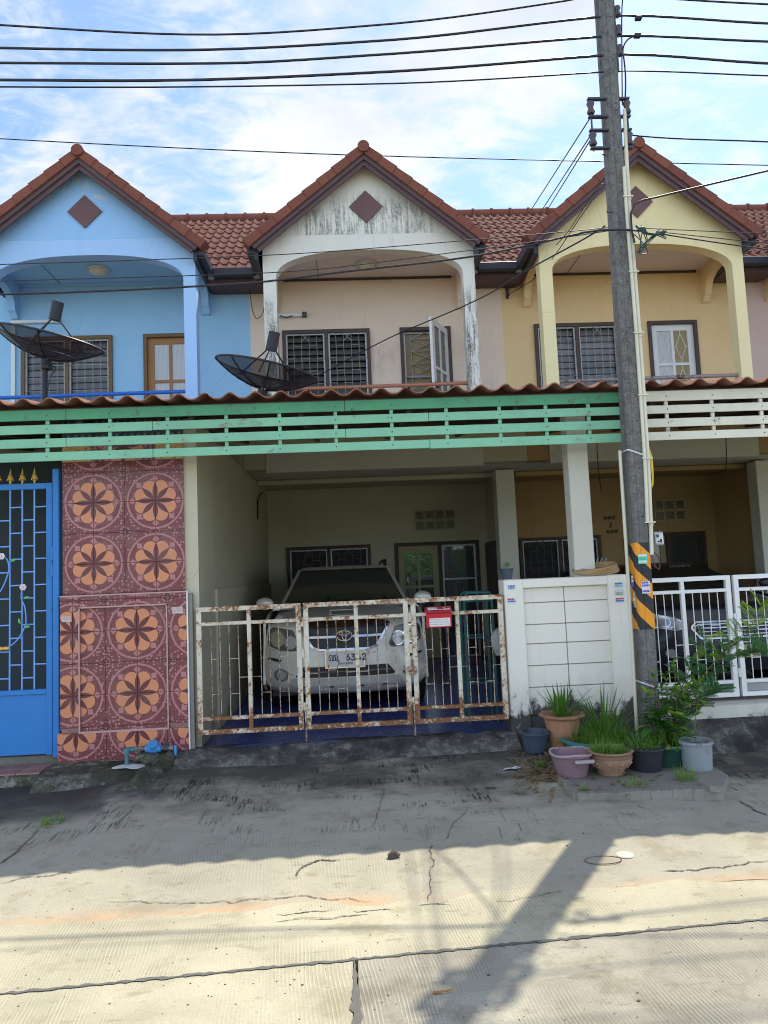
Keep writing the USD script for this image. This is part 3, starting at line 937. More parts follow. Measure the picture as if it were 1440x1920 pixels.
def door_leaf(parent, x0, x1, z0, z1, Y, m, glass, diamonds=False, rows=2, zglass=None, glass2=None, name='door_leaf', yaw=0., hinge='right'):
    """a glazed door leaf with four lights above a solid lower panel, swung about its hinge"""
    zg = zglass or z0 + (z1 - z0) * .42
    st = .10
    W = x1 - x0
    openings = []
    xm = (x0 + x1) / 2
    for (a, b) in ((x0 + st, xm - .022), (xm + .022, x1 - st)):
        for j in range(rows):
            hh = (z1 - st - zg) / rows
            openings.append((a, zg + hh * j + (.022 if j else 0), b, zg + hh * (j + 1) - (.022 if j < rows - 1 else 0)))
    poly = sbox(x0, z0, x1, z1)
    for o in openings: poly = poly.difference(sbox(*o))
    hx = x1 if hinge == 'right' else x0
    c, s = math.cos(yaw), math.sin(yaw)
    def rot(v):
        v = v.copy(); dx, dy = v[:, 0] - hx, v[:, 1] - Y
        v[:, 0], v[:, 1] = hx + dx * c - dy * s, Y + dx * s + dy * c
        return v
    d = put(parent, name, MB().prism(poly, Y, Y + .04).xf(rot), m)
    for i, o in enumerate(openings):
        put(d, 'pane', MB().box(o[0] - .004, o[2] + .004, Y + .016, Y + .024, o[1] - .004, o[3] + .004).xf(rot), glass2 if (glass2 and i >= rows) else glass)
        if diamonds:
            xc, zc = (o[0] + o[2]) / 2, (o[1] + o[3]) / 2
            a, b = (o[2] - o[0]) * .36, (o[3] - o[1]) * .40
            lead = MB()
            for (p, q) in (((xc - a, zc), (xc, zc + b)), ((xc, zc + b), (xc + a, zc)), ((xc + a, zc), (xc, zc - b)), ((xc, zc - b), (xc - a, zc)), ((xc, o[3]), (xc, zc + b)), ((xc, zc - b), (xc, o[1])), ((o[0], zc), (xc - a, zc)), ((xc + a, zc), (o[2], zc))):
                lead.bar((p[0], Y + .012, p[1]), (q[0], Y + .012, q[1]), .008)
            put(d, 'leading', lead.xf(rot), WHITE_D)
    kx = x0 + .05 if hinge == 'right' else x1 - .05
    kb = MB().sphere((kx, Y - .035, z0 + 1.0), .028, 2)
    kb.tube([(kx, Y - .03, z0 + 1.0), (kx, Y + .002, z0 + 1.0)], .012)
    kb.box(kx - .022, kx + .022, Y - .006, Y - .0005, z0 + .9, z0 + 1.08)
    put(d, 'knob', kb.xf(rot), IRON, smooth=40)
    return d


def house(cx, label, C):
    h = thing('terrace_house', label, 'house', (cx, YB, .2), group='terrace houses in a row')
    L, R = cx - 1.84, cx + 2.16
    wx0, wx1, wz0, wz1 = cx - 1.345, cx + .03, 4.25, 5.565
    dx0, dx1, dz1 = cx + .505, cx + 1.315, 5.57
    wall = sbox(L, 3.30, R, 6.62).difference(sbox(wx0, wz0, wx1, wz1)).difference(sbox(dx0, 3.42, dx1, dz1))
    put(h, 'balcony_wall', MB().prism(wall, YB, YB + .12), C['back'])
    # gable front
    put(h, 'arch_wall', MB().prism(arch_poly(cx), YF, YF + .19), C['front_low'])
    tri = Polygon([(cx - 1.50, 6.604), (cx + 1.545, 6.604), (cx + 1.52, 6.50 + .06), (cx, 7.74), (cx - 1.50, 6.53)])
    tri = Polygon([(cx - 1.50, 6.604), (cx + 1.545, 6.604), (cx, 7.82)])
    put(h, 'gable_wall', MB().prism(tri, YF + .006, YF + .19), C['front'])
    d = .243
    dm = MB()
    dm.prism(Polygon([(cx + .008 - d, 7.01), (cx + .008, 7.01 + d), (cx + .008 + d, 7.01), (cx + .008, 7.01 - d)]), YF - .016, YF + .004)
    put(h, 'diamond_tile', dm, C.get('diamond', DIAM))
    # balcony ceiling with lamp and dark edging
    put(h, 'balcony_ceiling', MB().box(cx - 1.50, cx + 1.545, YF + .192, YB - .002, 6.40, 6.44), C['ceil'])
    ed = MB().box(cx - 1.31, cx + 1.37, YB - .03, YB - .003, 6.365, 6.398)
    put(h, 'ceiling_trim', ed, C.get('trim', WOOD))
    jt = MB().box(cx - .75, cx - .742, YF + .2, YB - .04, 6.395, 6.3995)
    put(h, 'ceiling_joint', jt, WOOD)
    if C.get('lamp', True):
        lm = MB().lathe([(.0, -.085), (.07, -.08), (.12, -.055), (.145, -.02)], (cx + .003, 3.92, 6.395), 28)
        lp = put(h, 'ceiling_lamp', lm, LAMPG, smooth=True)
        put(lp, 'rim', MB().lathe([(.145, -.028), (.165, -.022), (.168, 0)], (cx + .003, 3.92, 6.395), 28), STEEL, smooth=True)
    # side arches that tie the pillars to the wall
    for x0 in (cx - 1.50, cx + 1.435):
        pts = [(YF + .19, 6.40), (YF + .19, 6.02)]
        for t in np.linspace(0, 1, 16):
            a = math.pi * t
            pts.append((YF + .20 + (YB - .14 - YF - .20) * (1 - math.cos(a)) / 2, 6.02 + .26 * math.sin(a) ** .8 - .06 * t))
        pts += [(YB - .10, 5.93), (YB - .05, 5.86), (YB - .001, 5.84), (YB - .001, 6.40)]
        put(h, 'side_arch', MB().prism(Polygon(pts).buffer(0), x0, x0 + .11, 'yz'), C['front_low'] if C.get('sidefront') else C['arch'])
    # balcony floor and rail
    put(h, 'balcony_floor', MB().box(L + .002, R - .002, YF + .22, YB - .002, 3.215, 3.296), CREAMCOL)
    put(h, 'upstand_beam', MB().box(L + .002, R - .002, YF + .0, YF + .215, 3.47, 3.80), C['beam'])
    [put(h, 'edge_beam', MB().box(a_, b_, YF, YF + .215, 3.215, 3.468), C['beam']) for a_, b_ in ((L + .002, cx - 1.535), (cx + 1.525, R - .002))]
    rl = MB().tube([(cx - 1.313, YF + .10, 4.372), (cx + 1.373, YF + .10, 4.388)], .027, 10)
    put(h, 'balcony_rail', rl, C['rail'], smooth=50)
    # window and door
    window_unit(h, wx0, wx1, wz0, wz1, YB, C['frame'], C['pane'], 11, GRILLE, C.get('wkind', 'louvre'), C.get('pattern', 0))
    df = MB().prism(sbox(dx0, 3.42, dx1, dz1).difference(sbox(dx0 + .055, 3.42, dx1 - .055, dz1 - .055)), YB - .03, YB + .09)
    dr = put(h, 'balcony_door', df, C['frame'])
    C['door'](dr, dx0 + .055, dx1 - .055, 3.45, dz1 - .055)
    put(dr, 'dark_room', MB().box(dx0 + .02, dx1 - .02, YB + .12, YB + .13, 3.42, dz1), DARK)
    # floor slab, beams and ground floor walls
    put(h, 'floor_slab', MB().box(L + .002, R - .002, YB + .004, 5.80, 3.20, 3.298), C['garage'])
    put(h, 'front_beam', MB().box(cx - 1.53, cx + 1.52, YF - .03, YF + .214, 3.165, 3.468, b=.006), C['front_beam'] if 'front_beam' in C else CREAMCOL)
    put(h, 'cross_beam', MB().box(L + .05, R - .05, YB - .05, YB + .16, 3.13, 3.198, b=.006), C['garage'])
    bk = sbox(L + .01, .2, R - .01, 3.2)
    put(h, 'carport_back_wall', MB().prism(bk.difference(sbox(cx - 1.49, 1.0, cx - .06, 2.215)).difference(sbox(cx + .35, .2, cx + 1.81, 2.215)) if C.get('g') else bk.difference(sbox(cx - 1.49, 1.0, cx - .42, 2.215)), 5.70, 5.82), C['garage'])
    # main roof: deck, tiles in the open strip beside the gable, ridge
    deck = MB()
    dd = np.array([EAVE_Y, EAVE_Z]); rr = np.array([RIDGE_Y, RIDGE_Z])
    V = [(x, y, z - .03) for x in (L - .16 - .0, R - .16) for (y, z) in (dd, rr)]
    back = [(x, RIDGE_Y * 2 - EAVE_Y + 1.5, EAVE_Z - 1.2) for x in (L - .16, R - .16)]
    V[0], V[2] = [(p[0], 4.58, EAVE_Z - .03 + (4.58 - EAVE_Y) * RS) for p in (V[0], V[2])]
    deck.add([V[0], V[1], V[3], V[2]], [(0, 1, 2, 3)]).add([V[1], back[0], back[1], V[3]], [(0, 1, 2, 3)])
    roof = put(h, 'main_roof', deck, ROOFT)
    for r in range(10):
        z = EAVE_Z + r * .322 * RS / math.hypot(1, RS)
        half = max(0, (7.84 - z) / SL) if z < 7.84 else 0
        for k in range(14):
            x0 = cx + .05 + k * .30
            if x0 + .30 < cx + half - .12 or x0 > cx + 4 - half + .12: continue
            put(roof, 'roof_tile', main_tile(x0, r), ROOFT, smooth=55)
    for k in range(11):
        x0 = cx + .02 + k * .36
        m = trimesh.creation.cylinder(radius=.095, height=.375, sections=16)
        rt = MB().add(m.vertices[:, [2, 1, 0]] + (x0 + .18, RIDGE_Y, RIDGE_Z + .01), m.faces)
        m = trimesh.creation.cylinder(radius=.112, height=.04, sections=16)
        rt.add(m.vertices[:, [2, 1, 0]] + (x0 + .02, RIDGE_Y, RIDGE_Z + .012), m.faces)
        put(roof, 'ridge_tile', rt, VERGET, smooth=40)
    gable_roof(h, cx)
    # gutters: along the eave on the right and down both sides of the gable
    gt = MB().box(cx + 1.70, cx + 2.32, EAVE_Y - .17, EAVE_Y - .02, EAVE_Z - .13, EAVE_Z - .012, b=.01)
    put(h, 'eave_gutter', gt, GUTTER)
    put(h, 'eave_board', MB().box(cx + 1.60, cx + 2.40, EAVE_Y, YB - .003, EAVE_Z - .19, EAVE_Z - .12), FASCIA)
    for s in (-1, 1):
        gt = MB()
        x = cx + s * 1.60
        gt.box(min(x, x + s * .10), max(x, x + s * .10), 3.24, EAVE_Y + .02, 6.27, 6.40, b=.008)
        put(h, 'gable_gutter', gt, GUTTER)
        so = MB().box(min(cx + s * 1.55, cx + s * 1.60), max(cx + s * 1.55, cx + s * 1.60), 3.25, YB - .01, 6.20, 6.47)
        put(h, 'gable_eave_board', so, GUTTER)
        tx = cx + s * 1.655
        put(h, 'gutter_outlet', MB().box(tx - .05, tx + .05, EAVE_Y - .10, EAVE_Y + .0, 6.225, 6.30, b=.01), TIN)
    return h


def door_blue(dr, x0, x1, z0, z1):
    door_leaf(dr, x0, x1, z0, z1, YB + .02, WOOD_O, CURTAIN, zglass=z0 + .78)


def door_white(dr, x0, x1, z0, z1):
    door_leaf(dr, x0, x1, z0, z1, YB + .02, WHITE_D, CURTAIN, diamonds=True, zglass=z0 + .86, glass2=CURTAIN_Y)


def door_open(dr, x0, x1, z0, z1):
    door_leaf(dr, x0 + .02, x1, z0, z1, YB - .03, WHITE_D, GLASS_C, zglass=z0 + .66, yaw=math.radians(62), hinge='right')
    Y = YB + .05
    sf = MB().prism(sbox(x0, z0, x1, z1).difference(sbox(x0 + .03, z0 + .86, x1 - .03, z1 - .03)).difference(sbox(x0 + .03, z0 + .04, x1 - .03, z0 + .82)), Y, Y + .02)
    sd = put(dr, 'screen_door', sf, STEEL)
    put(sd, 'curtain', MB().box(x0 + .03, x1 - .03, Y + .03, Y + .034, z0 + .86, z1 - .03), CURTAIN_Y)
    put(sd, 'lower_panel', MB().box(x0 + .03, x1 - .03, Y + .03, Y + .034, z0 + .04, z0 + .82), paint('dark_green_panel', (.02, .10, .07), .3))
    gm = MB()
    a, b = x0 + .12, x1 - .12
    for z in np.arange(z0 + .95, z1 - .1, .20):
        gm.bar((a, Y - .004, z), (b, Y - .004, z), .010)
        gm.bar((a, Y - .005, z), (b, Y - .005, z + .20), .010); gm.bar((b, Y - .006, z), (a, Y - .006, z + .20), .010)
    gm.bar((a, Y - .004, z0 + .9), (a, Y - .004, z1 - .05), .01); gm.bar((b, Y - .004, z0 + .9), (b, Y - .004, z1 - .05), .01)
    gm.bar((x0 + .02, Y - .006, z0 + 1.33), (x1 - .02, Y - .006, z0 + 1.33), .022)
    put(sd, 'grille', gm, GRILLE)


HB = house(-4., 'sky blue terrace house with arched balcony and brown diamond in its gable', dict(front=BLUE, front_low=BLUE_L, back=BLUE_IN, arch=BLUE, ceil=BLUE_IN, beam=GARAGE, garage=GARAGE, rail=BLUER, frame=WOOD_B, pane=LOUVRE, wkind='flat', pattern=2, door=door_blue, trim=BLUE_IN))
HC = house(0., 'mould-streaked off-white gable house with pink balcony wall and an open white door', dict(front=CREAM, front_low=CREAM_P, back=PINK, arch=PINK, ceil=CEILP, beam=GARAGE, garage=GARAGE, rail=RUSTY2, frame=WOOD, pane=LOUVRE, door=door_open, pattern=0, g=True))
HY = house(4., 'yellow terrace house with ochre balcony wall and closed white door, behind the utility pole', dict(front=YELLOW, front_low=YELLOW, back=ORANGE, arch=ORANGE, ceil=CEILP, beam=GARAGE_Y, garage=GARAGE_Y, rail=RUSTY3, frame=WOOD, pane=LOUVRE, wkind='flat', door=door_white, pattern=1, lamp=False, g=True))
HP = house(8., 'pale pink terrace house at the right edge, mostly out of view', dict(front=ORANGE, front_low=ORANGE, back=LILAC, arch=ORANGE, ceil=CEILP, beam=GARAGE_Y, garage=GARAGE_Y, rail=RUSTY3, frame=WOOD, pane=LOUVRE, door=door_white))

# ground floor: carport windows, doors and vent blocks
def vent_blocks(h, x0, z0, nx, nz, w, gap=.012):
    for i in range(nx):
        for j in range(nz):
            a, b = x0 + i * (w + gap), z0 + j * (w + gap)
            blk = put(h, 'vent_block', MB().prism(sbox(a, b, a + w, b + w).difference(sbox(a + .018, b + .018, a + w - .018, b + w - .018)), 5.665, 5.70), C_CREAMB)
            put(blk, 'pane', MB().box(a + .016, a + w - .016, 5.682, 5.695, b + .016, b + w - .016, b=.004), GLASSBLOCK)


C_CREAMB = plain('vent_block_frame', (.42, .37, .20), .6)
vent_blocks(HC, .72, 2.42, 4, 2, .165)
vent_blocks(HY, 4.93, 2.42, 3, 2, .175)


def carport_front(h, cx, leaf_glass, second):
    Y = 5.70
    window_unit(h, cx - 1.49, cx - .06, 1.0, 2.215, Y, WOOD, GLASS, 8, plain('dim_grille_%d' % int(cx), (.12, .12, .12), .5), 'flat', 0)
    fr = MB().prism(sbox(cx + .35, .22, cx + 1.81, 2.215).difference(sbox(cx + .41, .22, cx + 1.10, 2.155)).difference(sbox(cx + 1.16, .22, cx + 1.75, 2.155)), Y - .03, Y + .09)
    d = put(h, 'carport_door', fr, WOOD)
    lf = door_leaf(d, cx + .41, cx + 1.10, .24, 2.155, Y + .02, C_CREAMB, leaf_glass, zglass=.24 + .62)
    sd = MB().prism(sbox(cx + 1.16, .24, cx + 1.75, 2.155).difference(sbox(cx + 1.19, .27, cx + 1.72, 1.55)).difference(sbox(cx + 1.19, 1.58, cx + 1.72, 2.125)), Y + .01, Y + .03)
    s = put(d, 'side_light', sd, STEEL if second else WOOD)
    put(s, 'pane', MB().box(cx + 1.17, cx + 1.74, Y + .04, Y + .05, .25, 2.15), GLASS)
    put(d, 'dark_room', MB().box(cx + .36, cx + 1.80, Y + .095, Y + .11, .22, 2.2), DARK)


carport_front(HC, 0., GLASS_M, True)
carport_front(HY, 4., GLASS, False)

# party walls and columns
mb = MB().box(-1.93, -1.80, .06, 5.69, .2, 3.19).box(-1.94, -1.785, .05, .80, .2, 3.21)
pw = thing('party_wall', 'plain rendered party wall along the left of the silver car', 'wall', (-1.87, 3, .2))
put(pw, 'wall', MB().box(-1.93, -1.80, .80, 5.69, .2, 3.19), GARAGE)
put(pw, 'front_pilaster', MB().box(-1.935, -1.785, .06, .80, .2, 3.21), GARAGE)
put(pw, 'dado', MB().box(-1.80, -1.765, .82, 5.68, .2, 1.62, b=.008), GARAGE)
put(pw, 'cable', MB().tube([(-1.785, 4.3, 2.6), (-1.78, 4.32, 2.9), (-1.74, 4.36, 3.0), (-1.70, 4.38, 3.03)], .012), DARK)
pc = thing('carport_column', 'square column between the silver car carport and the ochre carport', 'column', (1.97, 4.1, .2))
put(pc, 'shaft', MB().box(1.82, 2.10, 4.02, 4.28, .2, 3.19, b=.008), CREAMCOL)
put(pc, 'wall_stub', MB().box(1.97, 2.10, 4.28, 5.69, .2, 3.19), GARAGE)
pc = thing('carport_column', 'square column at the far right of the ochre carport', 'column', (5.97, 4.1, .2))
put(pc, 'shaft', MB().box(5.84, 6.08, 4.02, 4.28, .2, 3.19, b=.008), CREAMCOL)
put(pc, 'wall_stub', MB().box(6.0, 6.12, 4.28, 5.69, .2, 3.19), GARAGE_Y)
for x0, x1, lb in ((1.70, 1.895, 'tall cream post rising behind the white block wall to the canopy'),):
    top('canopy_post', MB().box(x0, x1, .10, .28, .23, 3.16, b=.008), CREAMCOL, lb, 'post')
# screen door folded against the right side of the centre carport
fd = thing('folding_grille', 'folded dark steel grille door against the right side of the carport', 'grille', (1.9, 5, .23))
for k in range(6):
    put(fd, 'bar', MB().box(1.86, 1.90, 4.5 + k * .17, 4.54 + k * .17, .25, 2.15), WOOD)
for z in (1.2, 2.1): put(fd, 'rail', MB().box(1.865, 1.895, 4.48, 5.45, z, z + .05), WOOD)
# house number on the ochre wall
num = thing('house_number', 'small dark house numerals on the ochre carport wall beside the utility pole', 'numerals', (4.18, 5.69, 2.4))
for s_, px, py, hgt in (('662', 1131, 974, .055), ('/', 1143, 988, .06), ('459', 1136, 1000, .055)):
    q = at(px, py, Y=5.69)
    m = meshkit.text_mesh(s_, hgt, .012, bold=True)
    v = m.vertices
    put(num, 'numerals', MB().add(np.stack([q[0] + v[:, 0] * 1.5, 5.695 - v[:, 2], q[2] + v[:, 1]], 1), m.faces), DARK)

# wall lights on the balconies
for x, lb in ((-1.39, 'broken fluorescent batten on the pink balcony wall above the louvre window'), (-5.5, 'white fluorescent batten on the blue balcony wall behind the dish')):
    fl = thing('strip_light', lb, 'light fitting', (x, YB - .03, 5.8))
    L_ = .42 if x > -3 else .72
    put(fl, 'batten', MB().box(x, x + L_, YB - .055, YB - .002, 5.785, 5.835, b=.008), WHITE_D)
    put(fl, 'end_cap', MB().box(x + L_ - .05, x + L_ + .02, YB - .075, YB - .004, 5.775, 5.85, b=.01), IRON if x > -3 else WHITE_D)
    if x > -3: put(fl, 'hanging_wire', MB().tube([(x + .02, YB - .06, 5.80), (x + .12, YB - .07, 5.76), (x + .22, YB - .06, 5.79)], .008), DARK)
    else: put(fl, 'conduit', MB().box(x + .0, x + .06, YB - .03, YB - .002, 3.5, 5.78), WHITE_D)
ib = thing('cable_bracket', 'black iron cable bracket on the yellow house wall left of its balcony', 'bracket', (2.24, YB - .03, 6.0))
put(ib, 'plate', MB().box(2.235, 2.275, YB - .03, YB - .002, 6.0, 6.26), IRON)
put(ib, 'insulator', MB().lathe([(.0, 0), (.03, 0), (.02, .03), (.03, .06), (0, .06)], (2.255, YB - .06, 6.03), 10).lathe([(.0, 0), (.03, 0), (.02, .03), (.03, .06), (0, .06)], (2.255, YB - .06, 6.17), 10), PORC)

# ================================================================== CANOPIES
def canopy_z(y): return 3.285 + (y + .32) * .135


def canopy(name, label, x0, x1, slat_m, slat_top, post_px, joints):
    c = thing(name, label, 'canopy', ((x0 + x1) / 2, -.2, 2.8))
    pitch = .222
    nsh = int(round((x1 - x0 + .1) / (pitch * 4)))
    def wave(x): return .052 * (.5 + .5 * math.cos(2 * math.pi * (x + .07) / pitch)) ** 1.5
    X = x0 - .05
    while X < x1 - .05:
        Xe = min(X + pitch * 4 + .02, x1 + .03)
        xs = np.linspace(X, Xe, max(6, int((Xe - X) / .0185)))
        for (ya, yb, dz) in ((-.34, 1.55, .012), (1.45, 3.36, 0.0)):
            mb = MB()
            tp = [[(x, y, canopy_z(y) + wave(x) + dz) for x in xs] for y in (ya, yb)]
            bt = [[(x, y, canopy_z(y) + wave(x) + dz - .011) for x in xs] for y in (ya, yb)]
            mb.grid(tp).grid(bt).grid([tp[0], bt[0]])
            put(c, 'roof_sheet', mb, CANT, smooth=35)
        X += pitch * 4
    put(c, 'eave_timber', MB().box(x0, x1, -.215, -.175, 3.215, 3.275), FASCIA)
    for y in (.6, 1.6, 2.6, 3.3): put(c, 'purlin', MB().box(x0, x1, y, y + .05, canopy_z(y) - .085, canopy_z(y) - .016), WOOD)
    for x in np.arange(x0 + .3, x1, .98): put(c, 'rafter', MB().bar((x, -.17, canopy_z(-.17) - .15), (x, 3.36, canopy_z(3.36) - .15), .05, .10), WOOD)
    cuts = [x0] + joints + [x1]
    for k, (z0, z1) in enumerate(((2.803, 2.883), (2.925, 3.005), (3.050, 3.128), (3.165, 3.262))):
        cc = [x0] + [j + (k % 2) * .75 * (-1) ** k for j in joints] + [x1]
        for a, b in zip(cc[:-1], cc[1:]):
            put(c, 'slat', MB().box(a + .002, b - .002, -.24, -.226 + .001 * k, z0 + rng.uniform(-.003, .003), z1, b=.003), slat_top if k == 3 else slat_m)
    for px in post_px:
        x = at(px, 810, Y=-.21)[0] if px else px
        put(c, 'upright', MB().box(x - .015, x + .015, -.224, -.20, 2.812, 3.25), slat_m)
        sc = MB()
        for z in (2.845, 2.965, 3.09, 3.21): sc.sphere((x, -.241, z), .006, 1, (1, .4, 1))
        put(c, 'screws', sc, IRON, kind='stuff')
    return c


canopy('green_canopy', 'corrugated canopy with mint green slatted fascia over the blue gate and the silver car', -6.0, 2.115, GREEN, GREEN_T, (90, 207, 315, 425, 525, 630, 735, 838, 938, 1025, 1105), [-3.55, -2.1, .35])
cw = canopy('white_canopy', 'corrugated canopy with cream white slatted fascia right of the utility pole', 2.135, 9.2, WHITE_S, WHITE_S, (1252, 1338, 1430), [5.4])
# fix plate where the green fascia meets the post
# ================================================================== FLOWER TILE PILLAR
tp = thing('tiled_pillar', 'brick pillar clad in maroon and orange flower tiles beside the blue gate', 'pillar', (-2.45, .1, .15))
put(tp, 'core', MB().box(-2.992, -1.905, .045, .30, .15, 3.24).box(-2.995, -1.885, .015, .30, .15, 1.60), GROUT)


def tiles(x0, x1, z0, z1, Y, gx_, gz_, m, size=.278, th=.011):
    """tiles on a grid through (gx_, gz_) cut to the rectangle"""
    i0 = math.floor((x0 - gx_) / size); j0 = math.floor((z0 - gz_) / size)
    x = gx_ + i0 * size
    while x < x1:
        z = gz_ + j0 * size
        while z < z1:
            a, b, c_, d = max(x, x0), min(x + size, x1), max(z, z0), min(z + size, z1)
            if b - a > .02 and d - c_ > .02:
                o = rng.uniform(-.0008, .0008)
                put(tp, 'tile', MB().box(a + .0015, b - .0015, Y - th + o, Y, c_ + .0015, d - .0015, b=.0025), m)
            z += size
        x += size


tiles(-2.995, -1.903, 1.625, 2.83, .045, -2.715, 2.455, UPPER_T)
tiles(-2.73, -2.16, 2.83, 3.02, .045, -2.445, 2.83, flower_tile('flower_tile_top', -2.445, 2.98))
tiles(-2.995, -2.735, 2.835, 3.02, .045, -2.995, 2.835, OCHRET)
tiles(-2.155, -1.903, 2.835, 3.02, .045, -2.155, 2.835, OCHRET)
tiles(-2.995, -1.903, 3.025, 3.23, .045, -2.995, 3.025, BANDT)
# lower part: raised frame, recessed panel, plinth
fx0, fx1, fz0, fz1 = -2.83, -2.06, .425, 1.512
tiles(fx0, fx1, fz0, fz1, .013, -2.33, 1.297, LOWER_T)
for a, b, c_, d in ((-2.998, fx0, .45, 1.62), (fx1, -1.882, .45, 1.62), (fx0, fx1, fz1, 1.62)):
    put(tp, 'panel_border', MB().box(a, b, -.004, .014, c_, d), GROUT)
    tiles(a, b, c_, d, -.005, -2.33, 1.297, LOWER_T)
tiles(-3.02, -1.882, .155, .425, -.012, -2.86, .44, BASE_T, .265)
put(tp, 'plinth', MB().box(-3.02, -1.882, -.011, .014, .15, .424), GROUT)
PINKTRIM = plain('pink_edge_trim', (.50, .30, .29), .4)
put(tp, 'edge_trim', MB().box(-3.0, -1.88, -.018, -.004, 1.612, 1.624).box(fx0 - .006, fx0 + .006, -.02, .0, fz0, fz1).box(fx1 - .006, fx1 + .006, -.02, .0, fz0, fz1).box(fx0 - .006, fx1 + .006, -.02, .0, fz1 - .006, fz1 + .006).box(fx0 - .006, fx1 + .006, -.024, .0, fz0 - .008, fz0 + .008), PINKTRIM)
put(tp, 'side_trim', MB().box(-1.884, -1.872, -.016, .02, .16, 1.625), WHITE)

# ================================================================== WHITE BLOCK WALL
bw = thing('block_wall', 'low white block wall with recessed panel, stickers and black mould at its foot', 'wall', (1.55, .1, .1))
put(bw, 'end_pier', MB().box(.995, 1.175, -.002, .24, .05, 1.60, b=.008), WHITEW)
put(bw, 'end_pier', MB().box(1.965, 2.145, -.004, .24, .05, 1.605, b=.008), WHITEW)
put(bw, 'coping', MB().box(1.175, 1.965, .0, .235, 1.515, 1.598, b=.006), WHITEW)
put(bw, 'core', MB().box(1.10, 2.05, .062, .22, .05, 1.52), CRACKM)
zs_ = [.12, .36, .61, .805, 1.003, 1.178, 1.377, 1.515]
for j in range(7):
    for a, b in ((1.175, 1.557), (1.562, 1.965)):
        put(bw, 'block', MB().box(a + .001, b - .001, .032 + rng.uniform(-.002, .002), .07, zs_[j] + .0025, zs_[j + 1] - .0025, b=.004), WHITEW)

# ================================================================== GATES
def gate_panel(g, x0, x1, z0, z1, Y, m, rod_m, fw=.044, top_gap=.15, bot_gap=.135, nrod=4, seed=0, kick=None):
    r = random.Random(seed)
    xm = (x0 + x1) / 2
    zt, zb_ = z1 - top_gap, z0 + bot_gap
    fr = MB()
    fr.prism(sbox(x0, z0, x1, z1).difference(sbox(x0 + fw, z0 + fw * .9, x1 - fw, z1 - fw * .9)), Y - .02, Y + .02)
    p = put(g, 'gate_panel', fr, m)
    for z, hh in ((zt, fw * .72), (zb_, fw * .72)):
        put(p, 'rail', MB().box(x0 + fw - .001, x1 - fw + .001, Y - .018, Y + .018, z - hh / 2, z + hh / 2, b=.003), m)
    put(p, 'centre_bar', MB().box(xm - .018, xm + .018, Y - .0195, Y + .0195, z0 + fw * .9, z1 - fw * .9, b=.003), m)
    for a, b in ((x0 + fw, xm - .018), (xm + .018, x1 - fw)):
        xs = [a + (b - a) * (i + 1) / (nrod + 1) for i in range(nrod)]
        for i, x in enumerate(xs):
            put(p, 'rod', MB().tube([(x, Y, zb_), (x + r.uniform(-.004, .004), Y + r.uniform(-.004, .004), (zb_ + zt) / 2), (x, Y, zt)], .0045, 6), rod_m)
        ties = MB()
        for i in range(0, nrod + 1):
            xa = a if i == 0 else xs[i - 1]; xb = b if i == nrod else xs[i]
            for z in ([zb_ + (zt - zb_) * .42] if i % 4 == 0 else [zb_ + (zt - zb_) * .62, zb_ + (zt - zb_) * .25] if i % 2 else [zb_ + (zt - zb_) * .45] if i == 2 and r.random() < .3 else []):
                ties.bar((xa, Y, z), (xb, Y, z), .006)
        if ties.v: put(p, 'cross_ties', ties, rod_m, kind='stuff')
    if kick: put(p, 'kick_plate', MB().box(x0 + fw, x1 - fw, Y - .004, Y + .004, z0 + fw, zb_ - .015), kick)
    return p


cg = thing('rusty_gate', 'low folding gate of rusting white tube frames before the silver car', 'gate', (-.4, 0, .35))
for k, (a, b) in enumerate(((-1.80, -.868), (-.845, .103), (.128, .972))):
    gate_panel(cg, a, b, .35, 1.468, 0., RUSTY, ROD_R, seed=k)
for x in (-.856, .115):
    for z in (.55, 1.02, 1.30): put(cg, 'hinge', MB().tube([(x, -.024, z - .04), (x, -.024, z + .04)], .011, 8), RUSTY)
put(cg, 'latch', MB().box(.075, .155, -.045, -.02, .80, .86, b=.005).tube([(.12, -.04, .78), (.12, -.04, .92)], .01), ROD_R)
for x in (-.85, .12): put(cg, 'drop_bolt', MB().tube([(x, -.025, .25), (x, -.025, .53)], .008), ROD_R)
put(cg, 'side_post', MB().box(-1.872, -1.835, .0, .05, .16, 1.60, b=.004), paint('grey_post_paint', (.24, .23, .21), .6))

wg = thing('white_gate', 'white steel folding gate of thin bars before the black car', 'gate', (3.5, 0, .445))
for k, (a, b) in enumerate(((2.20, 3.115), (3.145, 4.06), (4.09, 5.0), (5.03, 5.95))):
    gate_panel(wg, a, b, .445, 1.553, 0., WHITE, WHITE, top_gap=.135, seed=10 + k, kick=plain('grey_kick_%d' % k, (.33, .33, .33), .5), fw=.045)
put(wg, 'hinge', MB().tube([(3.13, -.02, 1.1), (3.13, -.02, 1.2)], .012).tube([(3.13, -.02, .62), (3.13, -.02, .7)], .012), WHITE)

